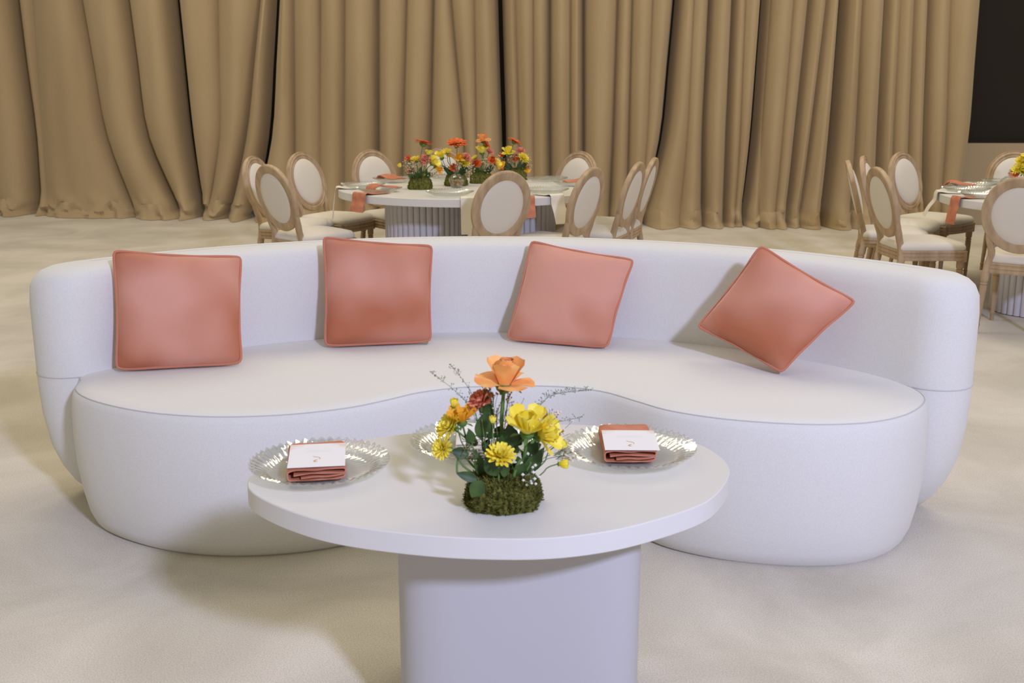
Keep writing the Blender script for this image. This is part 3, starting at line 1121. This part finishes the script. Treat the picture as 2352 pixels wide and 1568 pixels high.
for bx, by, tx, ty, w_, d_ in [(560, 800, 590, 560, .036, 0), (600, 760, 640, 500, .026, .02), (830, 880, 800, 660, .034, -.01), (880, 850, 860, 740, .026, .01), (690, 1120, 600, 940, .034, -.05),
                               (760, 1130, 760, 960, .022, -.05), (560, 1120, 510, 900, .026, -.02), (520, 1150, 340, 1095, .022, -.04), (560, 1160, 470, 1310, .034, -.075),
                               (880, 1120, 930, 1010, .030, -.03), (930, 1090, 1110, 880, .030, -.01), (960, 900, 1080, 840, .030, -.01), (470, 830, 450, 710, .022, .0),
                               (440, 930, 290, 900, .026, .0), (1000, 1060, 1090, 980, .018, .0), (540, 560, 640, 480, .020, .02), (500, 860, 480, 760, .02, .01), (640, 900, 560, 830, .022, .01),
                               (690, 760, 730, 680, .02, .02)]:
    leaf(arr, ap(bx, by, d_), ap(tx, ty, d_ - .006), w_, (rg.uniform(-.5, .5), -1, .35))
for _ in range(22):
    bx, by = rg.uniform(520, 960), rg.uniform(760, 1100)
    d_ = rg.uniform(-.03, .04)
    leaf(arr, ap(bx, by, d_), ap(bx + rg.uniform(-70, 70), by - rg.uniform(40, 120), d_ - .008), rg.uniform(.012, .024), (rg.uniform(-.7, .7), -1, .35))
for bx, by, tx, ty, d_ in [(620, 1150, 500, 540, .01), (660, 1140, 640, 480, .02), (700, 1120, 760, 460, .02), (840, 1120, 820, 720, .01), (900, 1110, 1000, 800, .03), (560, 1130, 440, 700, .0),
                           (640, 1130, 560, 620, -.01), (720, 1130, 690, 690, -.02)]:
    p0, p1 = ap(bx, by, d_), ap(tx, ty, d_)
    MB().tube([p0, p0.lerp(p1, .5) + Vector((rg.uniform(-.004, .004), 0, 0)), p1], .0012, 5).build('stem', M_STEM, arr)
baby_breath(arr, ap(940, 1080), [ap(1180, 590, .0), ap(1250, 740, .0), ap(1290, 890, .0), ap(1150, 680, .01)], rg, 20, .0026, .012, M_BLUSH2)
baby_breath(arr, ap(940, 1080, .02), [ap(1200, 600, .01), ap(1270, 800, .01), ap(1310, 930, .01)], rg, 10, .0022, .011, M_BERRY, 'berry_sprig')
baby_breath(arr, ap(700, 1080, .02), [ap(780, 590, .02), ap(850, 560, .02), ap(690, 540, .02)], rg, 13, .0025, .012, M_BLUSH2)
baby_breath(arr, ap(680, 1000, .01), [ap(600, 350, .02), ap(660, 390, .01), ap(810, 395, .0)], rg, 11, .0026, .008, M_BERRY, 'berry_sprig')
baby_breath(arr, ap(600, 1080, .0), [ap(440, 860, .0), ap(560, 740, .0), ap(420, 800, .0)], rg, 9, .0016, .012, M_BERRY, 'berry_sprig')
baby_breath(arr, ap(640, 1080, -.02), [ap(580, 800, -.0), ap(480, 930, -.02), ap(700, 760, 0)], rg, 12, .0022, .012, M_BLUSH2)
baby_breath(arr, ap(960, 1130, -.06), [ap(990, 1110, -.075), ap(1010, 1190, -.08)], rg, 6, .0036, .011, M_WHITEF)
grass_sprig(arr, [ap(620, 900, .03), ap(430, 480, .03), ap(110, 205, .02)], rg)
grass_sprig(arr, [ap(640, 850, .03), ap(480, 410, .03), ap(285, 140, .03)], rg)
grass_sprig(arr, [ap(900, 800, .03), ap(1060, 520, .03), ap(1200, 405, .03), ap(1520, 365, .03)], rg, 90, .016)
grass_sprig(arr, [ap(900, 850, .03), ap(1080, 640, .03), ap(1250, 640, .03), ap(1440, 600, .03)], rg, 40)


# ------------------------------------------------------------------ oval-back dining chair
def oval_ring(hw_, hh_, n=44):
    return [(hw_ * math.cos(2 * PI * i / n), hh_ * math.sin(2 * PI * i / n)) for i in range(n)]


BZ, BHW, BHH = 0.748, 0.220, 0.240
TILT = 0.27


def back_pt(x, z, off):
    """point on the reclined back plane; off along the plane normal, + towards the sitter"""
    c, s = math.cos(TILT), math.sin(TILT)
    y0 = -0.205
    h_ = (z - 0.45)
    return Vector((x, y0 - h_ * s + off * c, 0.45 + h_ * c + off * s))


def make_chair():
    t = thing('dining_chair', 'x', 'chair', (0, 0, 0))
    # oval back frame: moulded front, flat rear
    prof_ = [(-.030, -.018), (-.026, -.021), (.022, -.021), (.028, -.016), (.029, .004), (.024, .012), (.018, .009), (.012, .012), (.004, .016), (-.004, .012), (-.010, .009), (-.018, .015), (-.026, .012), (-.030, .006)]
    mb = MB()
    n = 48
    rings = []
    for i in range(n + 1):
        a = 2 * PI * i / n
        rings.append([back_pt((BHW - .030 + d) * math.cos(a), BZ + (BHH - .030 + d) * math.sin(a), o) for d, o in prof_])
    mb.loft(rings, True)
    mb.build('back_frame', M_WOOD, t)
    # padded oval, both faces
    mb = MB()
    rings = []
    for k, (r, o) in enumerate([(1, -.014), (.96, -.018), (.7, -.022), (.35, -.024), (.02, -.025)]):
        rings.append([back_pt((BHW - .056) * r * math.cos(2 * PI * i / n), BZ + (BHH - .056) * r * math.sin(2 * PI * i / n), o) for i in range(n)])
    mb.loft(rings[::-1], True, True, False)
    rings = []
    for k, (r, o) in enumerate([(1, .004), (.96, .014), (.85, .024), (.6, .032), (.3, .036), (.02, .037)]):
        rings.append([back_pt((BHW - .054) * r * math.cos(2 * PI * i / n), BZ + (BHH - .054) * r * math.sin(2 * PI * i / n), o) for i in range(n)])
    mb.loft(rings, True, False, True)
    mb.build('back_pad', M_LINEN, t)
    # stiles from the oval to the seat rail
    for s in (-1, 1):
        mb = MB()
        P = [back_pt(s * .176, .648, -.003), back_pt(s * .172, .600, -.003), back_pt(s * .160, .550, -.003), back_pt(s * .152, .505, -.002), Vector((s * .158, -.212, .455)), Vector((s * .172, -.210, .40)), Vector((s * .176, -.213, .362))]
        pts = spline([tuple(p) for p in P], 18, closed=False)
        rings = []
        for i, p in enumerate(pts):
            wx = .0195 * min(1.0, .45 + i / 8)
            wy = .020 if i > 4 else .0165
            rings.append([Vector(p) + Vector((sx * wx, sy * wy, 0)) for sx, sy in ((-1, -.6), (-.6, -1), (.6, -1), (1, -.6), (1, .6), (.6, 1), (-.6, 1), (-1, .6))])
        mb.loft(rings, True, True, True)
        mb.build('stile', M_WOOD, t)
    # seat plan: bowed front, narrower rear
    plan = [(-.17, -.225), (0, -.232), (.17, -.225), (.195, -.19), (.212, .0), (.226, .16), (.216, .205), (.155, .228), (0, .240), (-.155, .228), (-.216, .205), (-.226, .16), (-.212, 0), (-.195, -.19)]
    out = ccw(spline(plan, 72))
    mb = MB()
    rings = []
    for z, ins in [(.372, .02), (.372, .004), (.378, 0), (.388, 0), (.392, .005), (.398, .005), (.402, 0), (.412, 0), (.416, .005), (.422, .005), (.426, 0), (.434, .001), (.438, .006), (.438, .03)]:
        rings.append([Vector((x, y, z)) for x, y in inset_ring(out, ins)])
    mb.loft(rings, True, True, True)
    mb.build('seat_rail', M_WOOD, t)
    mb = MB()
    rings = []
    for z, ins in [(.436, .012), (.444, .005), (.458, .004), (.474, .012), (.485, .026)]:
        rings.append([Vector((x, y, z)) for x, y in inset_ring(out, ins)])
    r0 = rings[-1]
    for sc_, z in ((.86, .493), (.66, .500), (.40, .504), (.15, .506)):
        rings.append([Vector((q.x * sc_, q.y * sc_, z)) for q in r0])
    mb.loft(rings, True, True, True)
    mb.build('seat', M_LINEN, t)
    # turned legs
    legp = [(.0, 0), (.0125, .0), (.0135, .045), (.0165, .05), (.0165, .056), (.013, .06), (.0150, .10), (.0215, .285), (.0215, .292), (.017, .296), (.0225, .302), (.0225, .309), (.017, .313), (.0230, .320), (.0245, .335), (.0245, .373)]
    for sx in (-1, 1):
        mb = MB()
        rings = []
        for r, z in legp:
            yy = -.212 - .05 * (1 - z / .373)
            xx = sx * (.176 + .012 * (1 - z / .373))
            rings.append([Vector((xx + r * math.cos(2 * PI * i / 12), yy + r * math.sin(2 * PI * i / 12), z)) for i in range(12)])
        mb.loft(rings[1:], True, True, True)
        mb.build('leg', M_WOOD, t)
        mb = MB()
        c = (sx * .190, .186, 0)
        mb.lathe(legp[1:], 12, c)
        mb.box((sx * .190, .186, .40), (.056, .056, .075), 0, .004)
        mb.build('leg', M_WOOD, t)
    return t


def back_to_root(bx, by, face):
    """chair origin for a back whose top sits above (bx, by) and which faces angle face"""
    d = 0.340
    return (bx + d * math.cos(face), by + d * math.sin(face), 0), face - PI / 2


T1 = (-0.31, 8.10)
T2 = (3.90, 7.60)
G1, G2 = 'oval-back chairs around the oval dining table', 'oval-back chairs around the second dining table'
CHAIRS = [  # back-top px x, back-top px y, facing deg, label, group, distance of back
    (1161, 384, 124, 'limed oak oval-back chair with its back to the sofa, before the hanging cream napkin', G1, 6.88),
    (617, 374, 46, 'oval-back chair seen from behind, overlapping another chair at the bare-carpet end of the oval table', G1, 7.43),
    (580, 357, -15, 'oval-back chair mostly hidden behind another chair back at the oval table', G1, 8.30),
    (690, 349, -29, 'oval-back chair turned towards us beside the drape gather, its whole white back pad showing', G1, 8.81),
    (851, 345, -48, 'oval-back chair facing us across the lifted coral napkin, its lower half behind the table', G1, 9.13),
    (1012, 342, -65, 'oval-back chair almost hidden behind the flowers on the oval table', G1, 9.38),
    (1333, 347, -136, 'oval-back chair facing us before the dark-folded drape at the oval table', G1, 8.92),
    (1362, 379, 148, 'oval-back chair seen from behind, beside the cream napkin strip on the oval table', G1, 7.19),
    (1467, 372, 157, 'oval-back chair seen nearly edge-on, next to last at the oval table', G1, 7.68),
    (1502, 364, 162, 'oval-back chair seen nearly edge-on, last at the oval table before the open carpet', G1, 8.16),
    (2350, 404, 55, 'large oval-back chair in front of the fluted base of the second table, seen from behind', G2, 6.38),
    (2017, 372, 5, 'oval-back chair with a full seat showing, its back edge overlapping two chairs', G2, 7.20),
    (1950, 367, -14, 'oval-back chair turned edge-on, outermost at the second table', G2, 7.85),
    (1985, 359, -25, 'oval-back chair squeezed behind two edge-on chair backs at the second table', G2, 8.33),
    (2071, 356, -51, 'oval-back chair turned towards us beside the last drape, shaded front legs', G2, 8.84),
    (2330, 358, -100, 'oval-back chair behind the glass jar and flowers of the second table', G2, 8.95),
]
proto = make_chair()
for i, (px, py, fd, lb, gp, dist) in enumerate(CHAIRS):
    q = on_y(px, py, dist)
    loc, rz = back_to_root(q.x, dist, math.radians(fd))
    if i == 0:
        proto.location = loc
        proto.rotation_euler = (0, 0, rz)
        proto['label'] = lb
        proto['group'] = gp
    else:
        dup(proto, loc, rz, lb, gp)


# ------------------------------------------------------------------ dining tables
def flute_mesh(w, h_):
    mb = MB()
    pr_ = [(-w * .48, 0)] + [(w * .48 * math.sin(D2(a)), w * .42 * math.cos(D2(a))) for a in (-75, -50, -25, 0, 25, 50, 75)] + [(w * .48, 0), (w * .48, -.006), (-w * .48, -.006)]
    mb.loft([[Vector((x, y, z)) for x, y in pr_] for z in (0.0, h_)], True, True, True)
    o = mb.build('flute', M_FLUTE)
    me = o.data
    bpy.data.objects.remove(o)
    return me


DTZ = 0.75
ME_FLUTE = flute_mesh(2 * PI * .285 / 40, DTZ - .06 - .012)


def dining_table(c, rz, a, b_, label, drum=0.33):
    t = thing('dining_table', label, 'table', (c[0], c[1], 0), rz, 'white dining tables with fluted bases')
    out = np.array([(a * math.cos(k), b_ * math.sin(k)) for k in np.linspace(0, 2 * PI, 97)[:-1]])
    mb = MB()
    rings = []
    for z, ins in [(DTZ - .055, .003), (DTZ - .052, 0), (DTZ - .003, 0), (DTZ, .003)]:
        rings.append([Vector((x, y, z)) for x, y in inset_ring(out, ins)])
    mb.loft(rings, True, True, True)
    mb.build('tabletop', M_WHITE, t)
    for s in (-1, 1):
        dr = MB().lathe([(.27, .002), (.28, .01), (.28, DTZ - .0552)], 40, (s * drum, 0, 0)).build('pedestal', M_GROOVE, t)
        for k in range(40):
            g = 2 * PI * k / 40
            fo = bpy.data.objects.new('flute', ME_FLUTE)
            COL.objects.link(fo)
            fo.parent = dr
            fo.location = (s * drum + .285 * math.cos(g), .285 * math.sin(g), .006)
            fo.rotation_euler = (0, 0, g - PI / 2)
    return t


A1_, B1_ = 0.97, 0.86
dining_table(T1, 0.0, A1_, B1_, 'white oval dining table on two fluted drums behind the sofa')
R2 = math.radians(48)
dining_table(T2, R2, 1.02, 0.86, 'second white dining table with a fluted base, beside the black screen', 0.52)


def edge_pt(T, rz, a, b_, ang, ins):
    """point on a table top, ang in table frame, ins metres inside the edge, plus outward direction"""
    x, y = a * math.cos(ang), b_ * math.sin(ang)
    nx_, ny_ = math.cos(ang) / a, math.sin(ang) / b_
    l_ = math.hypot(nx_, ny_)
    nx_, ny_ = nx_ / l_, ny_ / l_
    x, y = x - nx_ * ins, y - ny_ * ins
    c, s = math.cos(rz), math.sin(rz)
    return (T[0] + x * c - y * s, T[1] + x * s + y * c), math.atan2(nx_ * s + ny_ * c, nx_ * c - ny_ * s)


def hanging_napkin(p, dirn, mat, label, group, inner=.20, hang=.17, w=.135, flare=0.02, twist=0.0):
    """cloth strip lying under a plate, bent over the table edge; p = edge point"""
    prof_ = [(-inner, .004), (-inner * .5, .0045), (-.05, .006), (-.02, .012), (.0, .016), (.012, .010), (.019, -.012), (.022, -.05), (.024 + flare * .5, -hang * .6), (.024 + flare, -hang)]
    prof_ = spline(prof_, 22, closed=False)
    V, Fc = [], []
    nw_ = 8
    for off in (0, 1):
        for i, (r, z) in enumerate(prof_):
            t = i / 21
            for j in range(nw_ + 1):
                s = -1 + 2 * j / nw_
                wav = .004 * math.sin(s * 4 + 1) * max(0, (t - .5)) * 2
                V.append(Vector((r + wav + twist * s * max(0, t - .6) + (0.0022 if off == 0 else 0) * (1 if t > .55 else 0), s * w / 2 * (1 - .06 * t), z + (.0022 if off == 0 else 0))))
    k = nw_ + 1
    m = 22 * k
    for off in (0, 1):
        for i in range(21):
            for j in range(nw_):
                a = off * m + i * k + j
                q = (a, a + 1, a + k + 1, a + k)
                Fc.append(q if off == 0 else q[::-1])
    for i in range(21):
        for j0 in (0, nw_):
            a, b2 = i * k + j0, m + i * k + j0
            Fc.append((a, b2, b2 + k, a + k) if j0 == 0 else (a, a + k, b2 + k, b2))
    for j in range(nw_):
        a, b2 = 21 * k + j, m + 21 * k + j
        Fc.append((a, a + 1, b2 + 1, b2))
    o = mk('napkin', V, Fc, mat)
    o.location = (p[0], p[1], DTZ + .0005)
    o.rotation_euler = (0, 0, dirn)
    return tag(o, label, 'napkin', group)


def upright_napkin(p, dirn, mat, label, group, w=.13):
    """folded napkin resting on a plate, its end lifted"""
    path = [(-.10, .036), (-.04, .040), (.0, .046), (.05, .058), (.085, .050), (.10, .030)]
    pr_ = spline(path, 16, closed=False)
    rings = []
    for j in range(7):
        s = -1 + 2 * j / 6
        rings.append([Vector((r, s * w / 2, z + .003 * math.cos(s * 3))) for r, z in pr_] + [Vector((r, s * w / 2, z - .010)) for r, z in pr_[::-1]])
    o = MB().loft(rings, True, True, True).build('napkin', mat)
    o.location = (p[0], p[1], DTZ + .001)
    o.rotation_euler = (0, 0, dirn)
    return tag(o, label, 'napkin', group)


GP1, GN1 = 'glass chargers on the oval dining table', 'napkins on the oval dining table'
for lb, ang in [('glass charger plate at the rounded end of the oval table, by the long cream napkin', 187),
                ('glass charger plate under the hanging coral napkin on the oval table', 218),
                ('glass charger plate beside the wide hanging cream napkin, in front of the glass jar', 262),
                ('glass charger plate behind the nearest moss clump with the lifted coral napkin on it', 140),
                ('glass charger plate behind the glass jar on the oval table', 105),
                ('glass charger plate under the cream napkin strip on the oval table', 313),
                ('glass charger plate with a coral napkin tip beyond it on the oval table', 12),
                ('glass charger plate at the far edge before the chair facing us', 43),
                ('glass charger plate behind the seatback of the chair nearest the sofa', 288)]:
    (x, y), dd = edge_pt(T1, 0, A1_, B1_, math.radians(ang), .185)
    charger((x, y, DTZ + .007), lb, GP1, rnd.uniform(0, 3))
for kind, ang, mat, lb, kw in [
    ('h', 187, M_CREAM, 'long cream napkin hanging off the rounded end of the oval table', dict(hang=.22)),
    ('h', 221, M_NAPKIN, 'coral napkin hanging over the oval table edge under a glass plate', dict(hang=.115, w=.15)),
    ('h', 272.5, M_CREAM, 'wide cream napkin hanging far down over the fluted pedestal', dict(hang=.232, w=.15, flare=.0)),
    ('h', 294, M_NAPKIN, 'coral napkin hanging behind the chair nearest the sofa', dict(hang=.13, w=.14)),
    ('h', 309, M_CREAM, 'narrow cream napkin strip curling over the oval table edge', dict(hang=.18, w=.12, flare=.05)),
    ('u', 140, M_NAPKIN, 'coral napkin with a lifted end on the plate behind the nearest moss clump', {}),
    ('u', 12, M_NAPKIN, 'coral napkin tip on the plate near the drape-side chairs', {}),
    ('u', 215, M_NAPKIN, 'low folded coral napkin lying on the plate at the table edge', {}),
]:
    if kind == 'h':
        p, dd = edge_pt(T1, 0, A1_, B1_, math.radians(ang), 0)
        hanging_napkin(p, dd, mat, lb, GN1, **kw)
    else:
        p, dd = edge_pt(T1, 0, A1_, B1_, math.radians(ang), .15 if ang != 215 else .24)
        upright_napkin(p, dd, mat, lb, GN1)

GP2, GN2 = 'glass chargers on the second dining table', 'napkins on the second dining table'
A2_, B2_ = 1.02, .86
for lb, ang in [('glass charger plate under the cream napkin on the second table', 118), ('glass charger plate under the hanging coral napkin on the second table', 146),
                ('glass charger plate beside the coral napkin fold on the second table', 92), ('glass charger plate at the far side of the second table', 62),
                ('glass charger plate before the large chair at the second table', 182), ('glass charger plate behind the large chair at the second table', 215)]:
    (x, y), dd = edge_pt(T2, R2, A2_, B2_, math.radians(ang), .185)
    charger((x, y, DTZ + .007), lb, GP2, rnd.uniform(0, 3))
for kind, ang, mat, lb, kw in [
    ('h', 122, M_CREAM, 'cream napkin hanging off the second table edge', dict(hang=.16, flare=.06)),
    ('h', 146, M_NAPKIN, 'coral napkin rolled over the second table edge', dict(hang=.17, w=.11, flare=.02)),
    ('h', 76, M_CREAM, 'small cream napkin curling at the far edge of the second table', dict(hang=.10, w=.12)),
    ('u', 98, M_NAPKIN, 'coral napkin fold standing behind the plates of the second table', {}),
]:
    if kind == 'h':
        p, dd = edge_pt(T2, R2, A2_, B2_, math.radians(ang), 0)
        hanging_napkin(p, dd, mat, lb, GN2, **kw)
    else:
        p, dd = edge_pt(T2, R2, A2_, B2_, math.radians(ang), .12)
        upright_napkin(p, dd, mat, lb, GN2)


# ------------------------------------------------------------------ glass candy jars
def candy_jar(loc, label, seed):
    t = thing('candy_jar', label, 'jar', loc, 0, 'lidded glass candy jars')
    s = 1.0
    prof_ = [(.0, .0), (.036, .0), (.040, .004), (.052, .03), (.061, .058), (.060, .070), (.048, .084), (.034, .092), (.032, .092), (.045, .082), (.056, .069), (.057, .058), (.048, .03), (.036, .008), (.0, .007)]
    MB().lathe(prof_, 32).build('bowl', M_GLASS, t)
    MB().lathe([(.034, .0925), (.036, .095), (.026, .101), (.012, .106), (.008, .110), (.015, .118), (.016, .124), (.010, .131), (.006, .133), (.010, .138), (.011, .144), (.006, .150), (.0, .151)], 24).build('lid', M_GLASS, t)
    rg_ = random.Random(seed)
    mb = MB()
    for _ in range(70):
        z = rg_.uniform(.012, .058)
        R_ = (.030 + (z - .008) * .38)
        a, q = rg_.uniform(0, 6.28), math.sqrt(rg_.random()) * R_
        specks(mb, (q * math.cos(a), q * math.sin(a), z), rg_.uniform(.006, .009))
    n_ = mb.build('nuts', M_NUT, t)
    n_['kind'] = 'stuff'
    return t


p = on_z(1049, 431, DTZ)
candy_jar((p.x, p.y, DTZ + .001), 'lidded glass jar of nuts before the moss flowers on the oval table', 3)
p = on_z(2317, 408, DTZ)
candy_jar((3.565, 7.86, DTZ + .001), 'lidded glass jar beside the yellow flowers on the second table', 4)


# ------------------------------------------------------------------ far flower arrangements
def far_arrangement(foot_px, blooms, label, seed, y=None, loc=None):
    rg_ = random.Random(seed)
    if loc is None:
        b = on_z(foot_px[0], foot_px[1], DTZ)
        b.y += .07
    else:
        b = Vector(loc)
    b.z = DTZ
    t = thing('flower_arrangement', label, 'flowers', b, 0, 'moss flower arrangements')
    moss_block(t, .175, .15, .088, rg_, 900, seed)
    for name, kind, mat, px, py, size, ax in blooms:
        c = on_y(px, py, b.y + rg_.uniform(-.05, .04)) - b
        flower(t, name, kind, mat, c, ax, size * 1.15, (c.x * .2, c.y * .3, .06), rg_, False, (c.x * .1, 0, 0), .0026)
    heads = [Vector((rg_.uniform(-.12, .12), rg_.uniform(-.08, .04), rg_.uniform(.10, .20))) for _ in range(7)]
    baby_breath(t, (0, 0, .07), heads, rg_, 16, .0042, .020, M_BLUSH, stem_r=.0008)
    for _ in range(12):
        a = rg_.uniform(0, 6.28)
        b0 = Vector((.03 * math.cos(a), .03 * math.sin(a), .07))
        leaf(t, b0, b0 + Vector((.07 * math.cos(a), .06 * math.sin(a), rg_.uniform(.02, .10))), .035, (0, -1, .5))
    return t


R_, Y_, K_, G_ = M_RED, M_YEL, M_PINK, M_YELO
far_arrangement((963, 436), [
    ('orange_gerbera', 'gerbera', R_, 972, 330, .125, (.25, .05, 1)), ('salmon_carnation', 'carnation', K_, 975, 368, .08, (0, -.7, .6)),
    ('yellow_chrysanthemum', 'mum', Y_, 955, 370, .085, (-.2, -.3, 1)), ('yellow_lisianthus', 'open', Y_, 992, 376, .075, (.6, -.4, .5)), ('yellow_lisianthus', 'open', Y_, 984, 356, .05, (.1, -.2, 1)),
    ('yellow_bud', 'bud', Y_, 921, 384, .032, (-.5, -.2, .8)), ('orange_spray_rose', 'open', R_, 940, 369, .045, (-.4, -.4, .7)), ('orange_spray_rose', 'open', R_, 944, 394, .04, (-.2, -.7, .5)),
    ('golden_rose', 'rose', G_, 969, 410, .052, (.05, -.8, .5)), ('golden_rose', 'rose', G_, 1008, 391, .042, (.6, -.5, .5)), ('yellow_chrysanthemum', 'mum', Y_, 1000, 383, .06, (.7, -.3, .5))],
    'moss-planted flowers with a salmon carnation, foremost on the oval table', 31)
far_arrangement((1046, 428), [
    ('orange_gerbera', 'gerbera', R_, 1050, 331, .135, (.05, -.35, 1)), ('yellow_lisianthus', 'open', Y_, 1015, 363, .078, (-.3, -.3, 1)), ('yellow_lisianthus', 'open', Y_, 1028, 352, .05, (.2, -.2, 1)),
    ('yellow_chrysanthemum', 'mum', Y_, 1065, 374, .085, (.4, -.5, .6)), ('golden_rose', 'rose', G_, 1055, 366, .06, (.2, -.3, .8)), ('salmon_carnation', 'carnation', K_, 1070, 362, .07, (.5, -.2, .6)),
    ('orange_spray_rose', 'rose', R_, 1042, 386, .045, (-.1, -.6, .6)), ('golden_rose', 'rose', G_, 1032, 359, .035, (0, -.2, 1))],
    'moss-planted flowers with a broad orange gerbera behind the glass jar', 32)
far_arrangement((1104, 422), [
    ('orange_rose', 'rose', M_ROSE, 1110, 325, .085, (-.1, -.1, 1)), ('orange_gerbera', 'gerbera', R_, 1117, 333, .07, (.5, -.2, .5)), ('yellow_lisianthus', 'open', Y_, 1107, 352, .082, (0, -.2, 1)),
    ('salmon_carnation', 'carnation', K_, 1124, 350, .06, (.4, -.2, .8)), ('yellow_chrysanthemum', 'mum', Y_, 1091, 364, .055, (-.6, -.2, .6)), ('orange_spray_rose', 'rose', R_, 1096, 377, .05, (-.2, -.6, .6)),
    ('orange_spray_rose', 'rose', R_, 1130, 369, .05, (.2, -.6, .6)), ('yellow_lisianthus', 'open', Y_, 1138, 378, .06, (.6, -.4, .6)), ('salmon_carnation', 'carnation', K_, 1089, 371, .045, (-.4, -.4, .6))],
    'moss-planted flowers topped by an orange rose, between two others', 33)
far_arrangement((1185, 414), [
    ('orange_gerbera', 'gerbera', R_, 1181, 326, .10, (.45, -.1, .9)), ('yellow_rose', 'rose', Y_, 1167, 354, .085, (-.1, -.2, 1)), ('salmon_carnation', 'carnation', K_, 1195, 349, .075, (.1, -.1, 1)),
    ('yellow_chrysanthemum', 'mum', Y_, 1201, 364, .088, (.5, -.5, .6)), ('orange_spray_rose', 'rose', R_, 1182, 365, .05, (0, -.5, .7)), ('orange_spray_rose', 'rose', R_, 1153, 358, .035, (-.3, -.4, .8)),
    ('orange_spray_rose', 'rose', R_, 1162, 382, .05, (-.2, -.7, .5)), ('golden_rose', 'rose', G_, 1153, 380, .05, (-.5, -.5, .5)), ('golden_rose', 'rose', G_, 1208, 388, .05, (.4, -.6, .5))],
    'moss-planted flowers with a round yellow rose, behind the chair back', 34)
far_arrangement(None, [
    ('yellow_chrysanthemum', 'mum', Y_, 2350, 372, .10, (-.3, -.4, .8)), ('yellow_chrysanthemum', 'mum', Y_, 2340, 388, .09, (-.6, -.3, .5)), ('yellow_lisianthus', 'open', Y_, 2352, 395, .08, (-.2, -.7, .5)),
    ('orange_spray_rose', 'rose', R_, 2331, 399, .055, (-.5, -.5, .6)), ('yellow_rose', 'rose', Y_, 2365, 360, .085, (0, -.2, 1)), ('orange_gerbera', 'gerbera', R_, 2375, 335, .12, (.1, -.2, 1))],
    'yellow and orange flowers in moss on the second table', 35, loc=(3.83, 7.95, DTZ))
